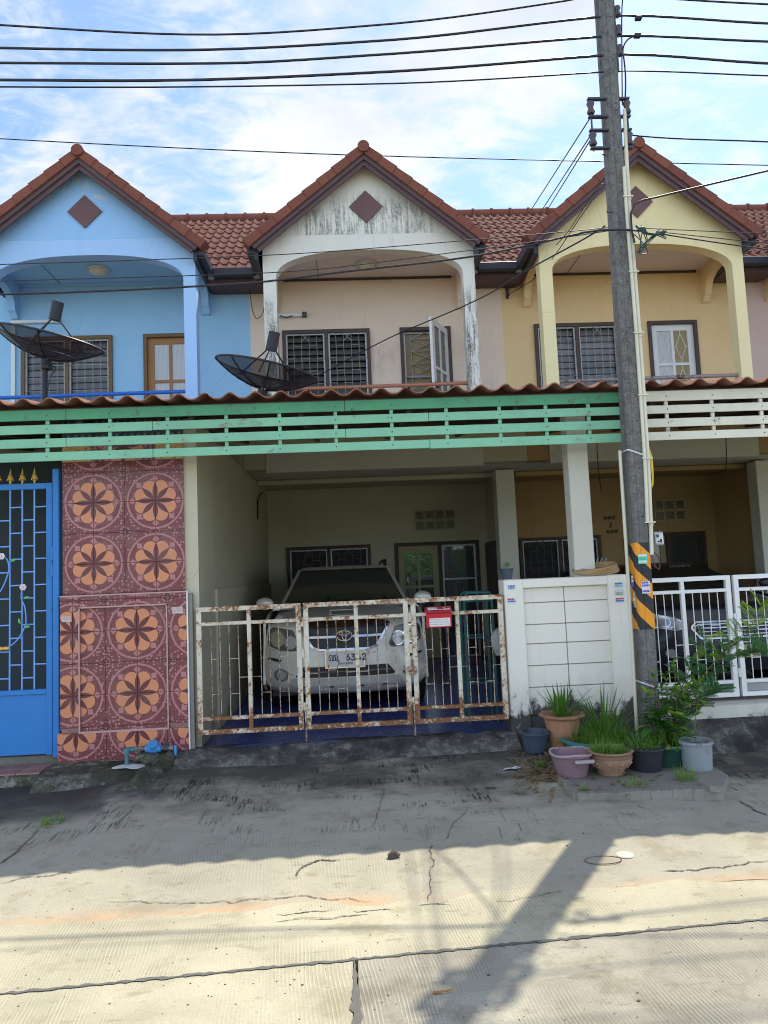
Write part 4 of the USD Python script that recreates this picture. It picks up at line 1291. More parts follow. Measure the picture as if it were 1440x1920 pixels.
bg_ = thing('blue_gate', 'tall blue steel gate with gold spear finials and a flower vine', 'gate', (-4.5, .1, .22))
put(bg_, 'gate_post', MB().box(-3.075, -3.02, .02, .08, .215, 2.78, b=.005), BLUEP)
gx0, gx1 = -4.6, -3.085
Y = .06
for a, b, z0, z1 in ((gx1 - .055, gx1, .235, 2.655), (gx0, gx0 + .055, .235, 2.655)):
    put(bg_, 'stile', MB().box(a, b, Y - .02, Y + .02, z0, z1, b=.004), BLUEP)
put(bg_, 'top_rail', MB().box(gx0 + .055, gx1 - .055, Y - .02, Y + .02, 2.60, 2.655, b=.004), BLUEP)
put(bg_, 'mid_rail', MB().box(gx0 + .055, gx1 - .055, Y - .02, Y + .02, .765, .81, b=.004), BLUEP)
put(bg_, 'kick_plate', MB().box(gx0 + .055, gx1 - .055, Y - .008, Y + .008, .245, .765), BLUEP)
xs = np.arange(gx1 - .165, gx0 + .06, -.1075)
for i, x in enumerate(xs):
    put(bg_, 'rod', MB().bar((x, Y, .80), (x, Y, 2.61), .012), BLUEL)
    xb = gx1 - .055 if i == 0 else xs[i - 1]
    t = MB()
    for k in range(8):
        z = 2.44 - .235 * k - (.117 if i % 2 else 0)
        if z > .85: t.bar((x, Y, z), (xb, Y, z), .011)
    put(bg_, 'cross_ties', t, BLUEL, kind='stuff')
    f = MB().lathe([(.008, 0), (.008, .02), (.018, .03), (.008, .045), (.016, .055), (.024, .068), (.012, .09), (.006, .12), (.001, .145)], (x, Y, 2.655), 10)
    for s in (-1, 1): f.tube([(x, Y, 2.70), (x + s * .022, Y, 2.705), (x + s * .028, Y, 2.688)], .006, 5)
    put(bg_, 'spear_finial', f, GOLD, smooth=50)
put(bg_, 'hinge', MB().tube([(-3.08, Y - .03, 1.95), (-3.08, Y - .03, 2.07)], .016).tube([(-3.08, Y - .03, 1.80), (-3.08, Y - .03, 1.90)], .016), BLUEP)


def pxline(pts, Y): return [at(x, y, Y=Y) for x, y in pts]


def spline(P, n=24):
    P = np.asarray(P, float)
    t = np.zeros(len(P)); t[1:] = np.cumsum(np.linalg.norm(np.diff(P, axis=0), axis=1))
    from scipy.interpolate import CubicSpline, PchipInterpolator
    return PchipInterpolator(t, P)(np.linspace(0, t[-1], n))


vn = put(bg_, 'vine', MB().tube(spline(pxline([(8, 1216), (24, 1208), (42, 1185), (49, 1165), (47, 1140), (40, 1120), (42, 1104)], Y - .025)), .006, 6).tube(spline(pxline([(0, 1110), (12, 1085), (17, 1065), (14, 1050), (4, 1043)], Y - .025), 16), .006, 6), BLUEL)
for px, py in ((43, 1101), (3, 1043)):
    q = at(px, py, Y=Y - .04)
    f = MB()
    for a in range(6):
        f.sphere(q + np.array([math.cos(a * 1.047), -.0, math.sin(a * 1.047)]) * .018, .014, 1, (1, .5, 1))
    f.sphere(q + [0, -.006, 0], .012, 1)
    put(vn, 'flower', f, plain('white_flower_paint', (.75, .66, .66), .5), smooth=True)
for (px, py, dx, dz) in ((44, 1121, 1, .1), (38, 1170, -.3, 1), (45, 1176, .8, .1), (20, 1053, 1, .5)):
    q = at(px, py, Y=Y - .03)
    put(vn, 'leaf', MB().leaf(q, (dx, -.1, dz), .055, .022, up=(0, -1, 0)), plain('green_leaf_paint', (.12, .42, .12), .5))
q = at(6, 1216, Y=Y - .03)
put(vn, 'gold_bow', MB().sphere(q + [-.02, 0, 0], .025, 1, (1.3, .5, .7)).sphere(q + [.025, 0, 0], .025, 1, (1.3, .5, .7)), GOLD, smooth=True)
# dark backing wall inside the blue lot
put(HB, 'shutter_wall', MB().box(-5.8, -1.95, 1.6, 1.65, .2, 3.2), paint('dark_teal_partition', (.03, .05, .06), .6))

# mailbox on the gate
mbx = thing('mailbox', 'red metal mailbox hanging on the rusty gate', 'mailbox', (.373, -.07, 1.2))
RED = paint('red_box_paint', (.50, .02, .03), .35, var=.1)
put(mbx, 'box', MB().box(.262, .486, -.11, -.025, 1.20, 1.335, b=.006), RED)
put(mbx, 'lid', MB().prism(Polygon([(-.125, 1.335), (-.115, 1.35), (-.025, 1.385), (-.02, 1.338)]), .255, .493, 'yz'), RED)
put(mbx, 'paper_label', MB().box(.285, .470, -.1135, -.1105, 1.212, 1.285), plain('white_paper', (.72, .71, .70), .7))
tx = MB()
for r_, z in enumerate((1.268, 1.246, 1.226)):
    x = .292
    while x < .455:
        w = rng.uniform(.008, .022); tx.box(x, x + w, -.1150, -.1138, z, z + .009); x += w + .006
put(mbx, 'faded_print', tx, plain('faded_pink_print', (.55, .40, .42), .7))
lbl = MB().add([at(802, 1150, Y=-.118), at(846, 1149, Y=-.118), at(845, 1140, Y=-.085), at(800, 1141, Y=-.085)], [(0, 1, 2, 3)])
put(mbx, 'lid_sticker', MB().bar((.275, -.086, 1.369), (.475, -.086, 1.369), .05, .004, up=(0, -.35, .94)), plain('white_sticker', (.75, .73, .76), .6))
put(mbx, 'lid_print', MB().bar((.36, -.0870, 1.3735), (.415, -.0870, 1.3735), .045, .003, up=(0, -.35, .94)).bar((.43, -.0872, 1.3738), (.47, -.0872, 1.3738), .02, .003, up=(0, -.35, .94)), RED)


# ================================================================== CARS
def grid_patch(poly, fn, off, step=.02, back=.02):
    """a patch of curved skin: polygon in (x, z) laid on y = fn(x, z) - off, with a rim going back"""
    from scipy.spatial import Delaunay
    x0, z0, x1, z1 = poly.bounds
    nb = max(12, int(poly.exterior.length / step))
    bd = np.array([poly.exterior.interpolate(t, normalized=True).coords[0] for t in np.arange(nb) / nb])
    rings = [bd]
    for it in poly.interiors:
        m = max(8, int(it.length / step))
        rings.append(np.array([it.interpolate(t, normalized=True).coords[0] for t in np.arange(m) / m]))
    inn = poly.buffer(-step * .45)
    X, Z = np.meshgrid(np.arange(x0, x1, step), np.arange(z0, z1, step))
    pts = np.stack([X.ravel(), Z.ravel()], 1)
    keep = shapely.contains_xy(inn, pts[:, 0], pts[:, 1]) if not inn.is_empty else np.zeros(len(pts), bool)
    A = np.vstack(rings + [pts[keep]])
    tri = Delaunay(A).simplices
    c = A[tri].mean(1)
    tri = tri[shapely.contains_xy(poly.buffer(1e-4), c[:, 0], c[:, 1])]
    yv = np.array([fn(x, z) for x, z in A])
    V = np.stack([A[:, 0], yv - off, A[:, 1]], 1)
    mb = MB().add(V, tri)
    o = 0
    for r in rings:
        m = len(r)
        V2 = np.vstack([V[o:o + m], V[o:o + m] + [0, off + back, 0]])
        mb.add(V2, [(i, (i + 1) % m, m + (i + 1) % m, m + i) for i in range(m)])
        o += m
    return mb


def rpoly(pts, r=.01): return Polygon(pts).buffer(-r).buffer(r, 4)


def mirror(p): return shapely.affinity.scale(p, -1, 1, origin=(0, 0))


import shapely.affinity


def car_paint(name, col, metal):
    return mat(name, lambda g: g.prin(g.mix(g.noise(4, detail=3) * .3, col, tuple(np.array(col) * .8)), .35, metallic=metal, coat_weight=.6, coat_roughness=.06))


CHROME = plain('chrome', (.80, .80, .82), .12, metallic=1.)
BLACKP = plain('black_trim', (.02, .02, .022), .4)
CARGLASS = mat('car_glass', lambda g: g.n('mix_closure', 'closure', fac=.10, closure1=g.prin((.010, .014, .014), .1), closure2=g.n('glossy_bsdf', 'BSDF', color=(.9, .95, .95), roughness=.02)))
LENS = mat('headlamp_lens', lambda g: g.prin(g.mix(g.voro(60).step(.0, .5), (.80, .79, .72), (.45, .45, .42)), .1, metallic=.3, coat_weight=1.))
LENS_Y = mat('headlamp_yellowed_lens', lambda g: g.prin(g.mix(g.voro(50).step(.0, .5), (.80, .76, .55), (.48, .44, .30)), .12, metallic=.3, coat_weight=1.))
PLATE = plain('white_plate', (.72, .72, .70), .4)
PLATE_Y = plain('yellowish_plate', (.62, .53, .30), .4)
BLACKINK = plain('black_ink', (.015, .015, .015), .5)


def glyph_strokes(strokes, x0, z0, h, fn, mb, r):
    for st in strokes:
        P = [(x0 + a * h, 0, z0 + b * h) for a, b in st]
        mb.tube([(x, fn(x, z), z) for x, _, z in P], r, 5)


THAI_A = [[(.12, .18), (.04, .1), (.12, .02), (.2, .1), (.2, .55), (.05, .62), (.1, .85), (.28, 1.), (.48, .85), (.5, .5), (.5, .0)], [(.5, .0), (.62, .12), (.75, .05), (.75, .95)]]
THAI_B = [[(.05, .62), (.1, .88), (.3, 1.), (.5, .85), (.52, .1)], [(.1, .6), (.16, .5), (.1, .15), (.2, .02), (.3, .12), (.22, .22)], [(.52, .1), (.45, -.08), (.62, -.12), (.66, .05)]]


def car(name, label, cx, y0, zf, paint_m, style):
    c = thing(name, label, 'car', (cx, y0 + 2.2, zf))
    prof = [(.16, .20, .78), (.06, .235, .83), (.01, .30, .875), (.0, .40, .90), (.0, .52, .905), (.012, .60, .905), (.03, .66, .90), (.045, .74, .895), (.06, .82, .885), (.085, .90, .87), (.12, .955, .855), (.19, .995, .84), (.40, 1.035, .825), (.70, 1.075, .81), (1.02, 1.11, .79)]
    hs = style.get('hood', 1.)
    prof = [(y, z if z < .66 else .66 + (z - .66) * hs, w) for y, z, w in prof]
    zz, yy = [p[1] for p in prof], [p[0] for p in prof]

    def curv(z): return float(np.interp(z, [.2, .5, .8, .66 + .335 * hs, .66 + .46 * hs], [.34, .40, .46, .36, .05]))

    def lf(x, z):
        w = float(np.interp(z, zz, [p[2] for p in prof]))
        return float(np.interp(z, zz, yy)) + curv(z) * min(1., abs(x) / w) ** 3.2

    def W(mb): return mb.xf(lambda v: v + np.array([cx, y0, zf]) if len(v) else v)
    us = np.linspace(-1, 1, 41)
    rows = []
    for (y, z, w) in prof:
        rows.append([(u * w, y + curv(z) * abs(u) ** 3.2, z - (.055 * abs(u) ** 2.5 if z > .66 + .30 * hs else 0)) for u in us])
    body = MB().grid(rows)
    # sides with wheel arches
    top_line = [(p[0] + curv(p[1]), p[1] - (.055 if p[1] > .66 + .30 * hs else 0)) for p in prof[2:]]
    side = Polygon([(q[0], q[1]) for q in top_line] + [(4.5, .66 + .48 * hs), (4.62, .6), (4.5, .25), (.5, .22)]).buffer(0)
    for wy in (.86, 3.55): side = side.difference(Point(wy, .30).buffer(.37))
    for s in (-1, 1): body.prism(side, s * .905 - .015, s * .905 + .015, 'yz') if s > 0 else body.prism(side, -.92, -.89, 'yz')
    b = put(c, 'body', W(body), paint_m, smooth=40)
    zb, zr = .66 + .45 * hs, style.get('roof', 1.60)
    yb, yt = 1.0, style.get('yt', 1.72)
    wr = style.get('wr', .60)
    pts = [(s * .80, yb - .02, zb - .03) for s in (-1, 1)] + [(s * .80, 4.55, zb) for s in (-1, 1)] + [(s * wr, yt, zr - .045) for s in (-1, 1)] + [(s * wr * .85, yt + .12, zr - .01) for s in (-1, 1)] + [(s * wr, 4.25, zr - .05) for s in (-1, 1)] + [(s * wr * .85, 4.1, zr - .01) for s in (-1, 1)] + [(0, yt + .2, zr)]
    put(c, 'cabin', W(MB().tm(trimesh.convex.convex_hull(np.array(pts)))), paint_m, smooth=25)
    put(c, 'underbody', W(MB().box(-.82, .82, .4, 4.5, .16, .62)), BLACKP)
    # windscreen
    nrm = np.array([0, -(zr - zb), (yt - yb)]); nrm = nrm / np.linalg.norm(nrm)
    def scr(u, t): return np.array([u * (.735 + (wr - .05 - .735) * t), yb - .04 + (yt - .02 - yb + .04) * t - .03 * (1 - u * u) * (1 - .3 * t), zb - .015 + (zr - .06 - zb + .015) * t]) + nrm * .028
    put(c, 'windscreen', W(MB().grid([[scr(u, t) for u in np.linspace(-1, 1, 15)] for t in np.linspace(.02, .97, 6)])), CARGLASS, smooth=True)
    wp = MB()
    for a, e in ((-.60, -.08), (.02, .56)): wp.tube([scr(a, .03) + nrm * .015, scr((a + e) / 2, .10) + nrm * .02, scr(e, .04) + nrm * .015], .008, 5)
    put(c, 'wiper', W(wp), BLACKP)
    for s in (-1, 1):
        g_ = MB()
        n2 = np.array([s * (zr - zb), 0, .80 - wr]); n2 /= np.linalg.norm(n2)
        def sw(y, t): return np.array([s * (.80 + (wr - .80) * t), y, zb + (zr - .05 - zb) * t]) + n2 * .012
        g_.add([sw(1.35, .06), sw(4.3, .08), sw(4.05, .9), sw(1.85, .9)], [(0, 1, 2, 3)])
        put(c, 'side_window', W(g_), CARGLASS)
        m_ = MB().sphere((s * .955, .98, zb + .055), .10, 2, (1.05, .6, .78))
        mm = put(c, 'door_mirror', W(m_.box(s * .82 - .04, s * .82 + .04, .98, 1.03, zb - .03, zb + .02)), style.get('mirror', paint_m), smooth=50)
        put(mm, 'mirror_glass', W(MB().sphere((s * .955, 1.025, zb + .055), .085, 2, (1.05, .35, .75))), GLASS, smooth=True)
        for wy in (.86, 3.55):
            m3 = trimesh.creation.cylinder(radius=.345, height=.24, sections=32)
            tw = put(c, 'wheel', W(MB().add(m3.vertices[:, [2, 1, 0]] + (s * .78, wy, .345), m3.faces)), RUBBER, smooth=40)
            m3 = trimesh.creation.cylinder(radius=.22, height=.02, sections=24)
            put(tw, 'rim', W(MB().add(m3.vertices[:, [2, 1, 0]] + (s * .903, wy, .345), m3.faces)), STEEL, smooth=40)
        if style.get('rails'):
            put(c, 'roof_rail', W(MB().tube(spline([(s * (wr - .05), yt + .15, zr - .03), (s * (wr - .04), yt + .28, zr + .05), (s * (wr - .04), 3.6, zr + .05), (s * (wr - .05), 3.8, zr - .03)], 14), .022, 8)), BLACKP, smooth=50)
    # lamps
    hl = style['headlamp']
    for s in (1, -1):
        P = hl if s > 0 else mirror(hl)
        h = put(c, 'headlight', W(grid_patch(P, lf, .008)), style.get('lamp_base', LENS), smooth=40)
        for (x, z, r) in style['lamps']:
            put(h, 'reflector', W(grid_patch(Point(s * x, z).buffer(r, 8), lf, .020, .02)), LENS_Y if r > .08 else LENS, smooth=40)
            put(h, 'bezel', W(grid_patch(Point(s * x, z).buffer(r + .012, 8).difference(Point(s * x, z).buffer(r, 8)), lf, .024, .01)), CHROME, smooth=40)
        fp = Point(s * .70, .42).buffer(.075, 8)
        fp = shapely.affinity.scale(fp, 1.15, .9)
        f = put(c, 'fog_lamp', W(grid_patch(fp, lf, .008)), BLACKP if style.get('dark') else CHROME, smooth=40)
        put(f, 'lens', W(grid_patch(Point(s * .70, .42).buffer(.050, 8), lf, .015)), LENS, smooth=40)
        if not style.get('dark'):
            put(c, 'bumper_strip', W(grid_patch(rpoly([(s * .70, .555), (s * .86, .575), (s * .86, .60), (s * .70, .585)], .006), lf, .012)), BLACKP)
    style['front'](c, lf, W)
    # number plate
    pl = style['plate']
    w2, zc, hh = pl['w'] / 2, pl['z'], pl['h'] / 2
    pf = lambda x, z: -.045
    p = put(c, 'number_plate', W(MB().box(-w2, w2, -.045, -.02, zc - hh, zc + hh, b=.004)), pl['m'])
    put(p, 'plate_frame', W(MB().prism(sbox(-w2 - .012, zc - hh - .012, w2 + .012, zc + hh + .012).difference(sbox(-w2, zc - hh, w2, zc + hh)), -.048, -.018)), pl.get('fm', CHROME))
    ink = MB()
    glyph_strokes(THAI_A, -w2 + .03, zc - .018, .068, lambda x, z: -.047, ink, .0048)
    glyph_strokes(THAI_B, -w2 + .09, zc - .018, .068, lambda x, z: -.047, ink, .0048)
    m = meshkit.text_mesh(pl['txt'], .068, .004, bold=True)
    v = m.vertices
    ink.add(np.stack([v[:, 0] * .95 + pl['tx'], -.0455 - v[:, 2], v[:, 1] + zc - .018], 1), m.faces)
    x = -.085
    for k in range(9):
        ink.tube([(x, -.046, zc - .058), (x, -.046, zc - .038), (x + .010, -.046, zc - .036), (x + .011, -.046, zc - .058)], .0022, 4); x += .019
    put(p, 'lettering', W(ink), BLACKINK)
    return c


def front_silver(c, lf, W):
    gp = rpoly([(-.50, .925), (-.36, .70), (-.28, .672), (.28, .672), (.36, .70), (.50, .925), (.3, .945), (-.3, .945)], .02)
    g1 = put(c, 'grille', W(grid_patch(gp, lf, .004)), BLACKP)
    surround = gp.difference(shapely.affinity.scale(gp, .93, .86))
    put(g1, 'surround', W(grid_patch(surround, lf, .018)), CHROME, smooth=40)
    put(g1, 'slat', W(grid_patch(sbox(-.42, .80, -.085, .825).union(Point(-.1, .81).buffer(.001)), lf, .020)), CHROME)
    put(g1, 'slat', W(grid_patch(sbox(.085, .80, .42, .825), lf, .020)), CHROME)
    put(g1, 'chrome_bar', W(grid_patch(rpoly([(-.52, .925), (.52, .925), (.47, .965), (.25, .985), (-.25, .985), (-.47, .965)], .008), lf, .022)), CHROME, smooth=40)
    ys = lf(0, .825) - .035
    e = MB()
    for (a, b, zc) in ((.082, .056, .825), (.022, .050, .828), (.055, .020, .850)):
        e.tube([(a * math.cos(t), ys, zc + b * math.sin(t)) for t in np.linspace(0, 2 * math.pi, 33)[:-1]], .0085, 6, closed=True)
    put(c, 'emblem', W(e), CHROME, smooth=50)
    put(c, 'emblem_backing', W(MB().prism(shapely.affinity.scale(Point(0, .825).buffer(.08, 12), 1, .7), ys + .006, ys + .03)), paint('dark_blue_badge', (.03, .04, .10), .3))
    ip = rpoly([(-.55, .395), (-.46, .505), (.46, .505), (.55, .395)], .015)
    i1 = put(c, 'lower_intake', W(grid_patch(ip, lf, .006)), BLACKP)
    put(i1, 'slat', W(grid_patch(sbox(-.49, .445, .49, .457), lf, .014)), paint('grey_slat', (.16, .16, .16), .5))
    put(c, 'skid_plate', W(grid_patch(rpoly([(-.58, .385), (.58, .385), (.64, .26), (-.64, .26)], .015), lf, .012)), plain('pale_silver_plastic', (.48, .47, .43), .4, metallic=.3), smooth=40)
    for x in (-.42, -.16, .16, .42): put(c, 'bumper_slot', W(grid_patch(sbox(x - .035, .285, x + .035, .300), lf, .016)), BLACKP)
    sc = MB().add([(-.16, .36, 1.03), (.16, .36, 1.03), (.15, .37, 1.085), (-.15, .37, 1.085), (-.19, .95, 1.09), (.19, .95, 1.09), (.17, .93, 1.125), (-.17, .93, 1.125)], [(0, 1, 2, 3), (3, 2, 6, 7), (0, 3, 7, 4), (1, 5, 6, 2)])
    s1 = put(c, 'bonnet_scoop', W(sc), SILVER)
    put(s1, 'opening', W(MB().box(-.14, .14, .350, .362, 1.037, 1.075)), BLACKP)
    put(s1, 'lip', W(MB().prism(sbox(-.152, 1.03, .152, 1.083).difference(sbox(-.14, 1.04, .14, 1.074)), .345, .36)), CHROME)


def front_black(c, lf, W):
    gp = rpoly([(-.50, .70), (-.44, .77), (.44, .77), (.50, .70), (.42, .575), (-.42, .575)], .03)
    g1 = put(c, 'grille', W(grid_patch(gp, lf, .004)), BLACKP)
    put(g1, 'surround', W(grid_patch(gp.difference(gp.buffer(-.018)), lf, .018)), CHROME, smooth=40)
    for z in (.615, .655, .695, .735): put(g1, 'slat', W(grid_patch(sbox(-.43, z - .006, .43, z + .006), lf, .016)), CHROME)
    put(c, 'bumper_crease', W(grid_patch(sbox(-.8, .53, .8, .54), lf, .006)), BLACKP)
    # lettering across the top of the windscreen
    for s_, x0 in (('/HOLLY', -.46), ('/GRAY', .06)):
        m = meshkit.text_mesh(s_, .048, .003, bold=False)
        v = m.vertices
        t0 = .86
        P = [np.array([x0 + a * 1.5, 1.0 - .04 + (1.95 - 1.0) * t0 + b * .75 - .055, .66 + .45 * .92 + (1.43 - .06 - .66 - .45 * .92) * t0 + b * .62 + .03]) for a, b, _ in v]
        put(c, 'windscreen_lettering', W(MB().add(P, m.faces)), plain('white_vinyl', (.6, .6, .6), .6))


SILVER = car_paint('champagne_silver_paint', (.74, .71, .62), .25)
BLACKCAR = car_paint('black_car_paint', (.012, .013, .018), .0)
car('silver_suv', 'silver sport utility car with round twin headlights parked behind the rusty gate', -.50, 1.20, .235, SILVER, dict(
    rails=True, roof=1.60, headlamp=rpoly([(.47, .70), (.56, .895), (.80, .925), (.865, .86), (.86, .72), (.70, .675), (.52, .675)], .03),
    lamps=((.745, .80, .088), (.585, .765, .068)), front=front_silver, lamp_base=plain('smoked_lamp_housing', (.16, .16, .15), .2, metallic=.4),
    plate=dict(w=.40, z=.585, h=.165, m=PLATE, txt='6342', tx=.0)))
car('black_car', 'black car with chrome barred grille parked behind the white gate', 3.81, 1.18, .265, BLACKCAR, dict(
    dark=True, roof=1.43, yt=1.95, hood=.92, wr=.58, headlamp=rpoly([(.50, .70), (.58, .80), (.80, .86), (.87, .80), (.80, .70), (.62, .665)], .03),
    lamps=((.72, .765, .05), (.60, .735, .04)), front=front_black,
    plate=dict(w=.40, z=.44, h=.14, m=PLATE_Y, txt='847', tx=.04, fm=BLACKP)))

# things standing in the carports
gr_ = thing('tube_stand', 'teal tube stand beside the wall inside the rusty gate', 'stand', (.8, .45, .23))
fr = MB()
for y in (.38, .66): fr.tube([(.68, y, .24), (.68, y, 1.44), (.72, y, 1.48), (.93, y, 1.48), (.95, y, 1.44), (.95, y, .24)], .013, 8)
TST = paint('dark_teal_tube', (.02, .10, .10), .45)
put(gr_, 'frame', fr, TST, smooth=50)
for z in (.62, 1.05, 1.40): put(gr_, 'shelf_bar', MB().tube([(.68, .38, z), (.95, .38, z)], .010).tube([(.68, .66, z), (.95, .66, z)], .010), TST)
dr_ = thing('drying_rack', 'pale folded drying rack standing in the ochre carport', 'rack', (3.0, 3.5, .27))
for k in range(7):
    x = 2.86 + k * .062
    put(dr_, 'rail', MB().tube([(x, 3.6, .28), (x + .01, 3.58, 1.75), (x + .035, 3.58, 1.80)], .010, 6), STEEL)
put(dr_, 'cross_bar', MB().tube([(2.84, 3.61, 1.72), (3.27, 3.61, 1.72)], .012).tube([(2.84, 3.61, .6), (3.27, 3.61, .6)], .012), STEEL)
sk = MB().sphere((.945, .18, 1.02), .085, 2, (.7, .5, 1.5))
sk.xf(lambda v: v + (meshkit.noise(v * 25)[:, None] - .5) * .03)
top('plastic_bag', sk, plain('grey_plastic_bag', (.35, .36, .38), .4), 'crumpled grey plastic bag hanging inside the right end of the rusty gate', 'bag', smooth=True)
hc = MB().tube(spline([(2.75, 2.2, 3.28), (2.74, 2.2, 3.0), (2.76, 2.2, 2.6)], 10), .006, 5)
top('hanging_cord', hc, DARK, 'thin cord hanging from the canopy left of the tall cream post', 'cord')
hc = MB().tube(spline([(4.3, 2.0, 3.3), (4.28, 2.0, 2.9), (4.22, 2.0, 2.66)], 10), .006, 5)
top('hanging_cord', hc, DARK, 'thin cord hanging from the white slatted canopy', 'cord')

# ================================================================== UTILITY POLE
PX, PY = 2.097, -.408


def pole_x(z): return PX + .0088 * z


pole = thing('utility_pole', 'weathered concrete utility pole with orange and black hazard stripes', 'utility pole', (PX, PY, 0))


def pole_ring(z, grow=0.):
    k = np.clip(z / 9., 0, 1)
    w, d, ch = .068 - .004 * k + grow, .084 - .006 * k + grow, .014
    P = [(-w + ch, -d), (-.024, -d), (-.018, -d + .005), (-.012, -d), (w - ch, -d), (w, -d + ch), (w, d - ch), (w - ch, d), (-w + ch, d), (-w, d - ch), (-w, .02), (-w + .008, .01), (-w + .008, -.03), (-w, -.04), (-w, -d + ch)]
    return [(pole_x(z) + x, PY + y, z) for x, y in P]


def pole_part(z0, z1, grow=0., n=14):
    rows = [pole_ring(z, grow) for z in np.linspace(z0, z1, n)]
    rows = [r + [r[0]] for r in rows]
    return MB().grid(rows).add(rows[-1][:-1], [(0, i, i + 1) for i in range(1, 14)])


put(pole, 'shaft', pole_part(0, 8.8), POLEM)
put(pole, 'hazard_stripes', pole_part(1.135, 1.875, .0025, 6), STRIPE)
bh = MB()
for z in np.arange(2.1, 8.4, .42):
    w = .084 - .006 * z / 9
    bh.sphere((pole_x(z) + .022, PY - w + .002, z), .010, 1, (1, .35, 1))
    bh.sphere((pole_x(z) - .040, PY - w + .002, z + .2), .007, 1, (1, .35, 1))
put(pole, 'bolt_hole', bh, DARK, kind='stuff')
for z in (.66, 2.66):
    t = MB()
    ring = [np.array(p) + np.array([np.sign(p[0] - pole_x(z)) * .005, np.sign(p[1] - PY) * .005, -.03 * (p[0] - pole_x(z)) / .07]) for p in pole_ring(z, .0) if True]
    ring = [ring[i] for i in (0, 4, 5, 6, 7, 8, 9, 14)]
    t.tube(ring, .007, 6, closed=True)
    if z > 2: t.tube([ring[2], ring[2] + [.045, -.02, -.02]], .006, 5)
    put(pole, 'strap', t, WHITE_D)
put(pole, 'steel_pin', MB().tube([(pole_x(4.86) - .06, PY - .05, 4.86), (pole_x(4.86) - .12, PY - .06, 4.86)], .007, 5), IRON)
# secondary racks with spool insulators, both sides
for s in (-1, 1):
    rk = thing('insulator_rack', 'iron rack with two spool insulators on the left side of the pole' if s < 0 else 'lower iron rack with two spool insulators on the right of the pole', 'rack', (PX + s * .15, PY, 5.6))
    xa, xb = pole_x(5.7) + s * .06, pole_x(5.7) + s * (.235 if s < 0 else .15)
    fr = MB()
    for zc in (5.84, 5.54):
        for z in (zc - .085, zc + .085): fr.box(min(xa, xb), max(xa, xb), PY - .09, PY - .05, z - .008, z + .008)
    fr.tube([(xb - s * .025, PY - .07, 5.43), (xb - s * .025, PY - .07, 5.94)], .009, 6)
    put(rk, 'frame', fr, IRON)
    for zc in (5.84, 5.54):
        put(rk, 'insulator', MB().lathe([(0, -.055), (.030, -.055), (.037, -.04), (.025, -.01), (.025, .01), (.037, .04), (.030, .055), (0, .055)], (xb - s * .025, PY - .07, zc), 14), PORC, smooth=50)
rk = thing('insulator_rack', 'upper iron rack with three insulators for the thick cables at the pole top', 'rack', (PX + .12, PY, 6.2))
put(rk, 'frame', MB().box(pole_x(6.7) + .062, pole_x(6.7) + .075, PY - .07, PY - .03, 6.2, 7.2), IRON)
for py in (22, 58, 95):
    q = at(1149, py, Y=PY - .05)
    put(rk, 'insulator', MB().lathe([(0, -.045), (.028, -.045), (.034, -.03), (.022, 0), (.034, .03), (.028, .045), (0, .045)], (pole_x(q[2]) + .10, PY - .05, q[2]), 14), PORC, smooth=50)
# conduits
cd = thing('conduit_pipe', 'pair of cream conduit pipes strapped up the right side of the pole', 'conduit', (PX + .13, PY - .1, 1.7))
cp = [at(1171, 205, Y=-.49), at(1181, 400, Y=-.49), at(1197, 600, Y=-.49), at(1213, 830, Y=-.49), at(1222, 1040, Y=-.49)]
cp = spline(cp, 30)
put(cd, 'pipe', MB().tube(cp, .017, 10), PVC, smooth=50)
put(cd, 'pipe', MB().tube(cp[4:28] + np.array([-.034, -.012, 0]), .015, 10), PVC, smooth=50)
for i in (6, 11, 15, 19, 23, 27): put(cd, 'coupling', MB().tube([cp[i] + [0, 0, -.03], cp[i] + [0, 0, .03]], .021, 10).box(cp[i][0] - .06, cp[i][0] + .03, cp[i][1] - .032, cp[i][1] - .015, cp[i][2] - .006, cp[i][2] + .006), PVC, smooth=50)
put(cd, 'wire_tail', MB().tube(spline([cp[-1], cp[-1] + [.01, -.01, -.08], cp[-1] + [.05, -.01, -.13], cp[-1] + [.06, -.01, -.05], cp[-1] + [.02, 0, .02]], 16), .006, 5), paint('maroon_wire', (.10, .03, .05), .5))
cd = thing('conduit_pipe', 'single cream conduit pipe down the left edge of the pole to the pots', 'conduit', (PX - .12, PY - .06, .3))
put(cd, 'pipe', MB().tube(spline([at(1162, 845, Y=-.40), at(1178, 1090, Y=-.40), at(1195, 1385, Y=-.40)], 12), .015, 10), PVC, smooth=50)
yw = MB()
q0 = at(1212, 838, Y=-.47)
for k in range(4): yw.tube(spline([q0 + [.006 * k, 0, 0], q0 + [.022 + .006 * k, -.01, -.12], q0 + [.026, -.01, -.26 - .03 * k], q0 + [.012, -.01, -.36], q0 + [-.005, 0, -.22]], 18), .0038, 5)
top('cable_loop', yw, plain('yellow_cable', (.72, .50, .05), .45), 'loop of thin yellow cable tied to the conduits on the pole', 'cable')
mt = thing('junction_box', 'small grey electric junction box right of the pole above the stripes', 'junction box', (2.29, -.42, 1.85))
put(mt, 'box', MB().box(2.235, 2.325, -.45, -.36, 1.845, 1.965, b=.01), TIN)
put(mt, 'cover', MB().box(2.245, 2.315, -.462, -.448, 1.86, 1.95, b=.006), plain('pale_meter_cover', (.6, .62, .62), .3))
put(mt, 'screws', MB().box(2.255, 2.275, -.466, -.460, 1.915, 1.94).box(2.285, 2.30, -.466, -.460, 1.87, 1.90).box(2.262, 2.28, -.466, -.460, 1.875, 1.885), BLACKP)

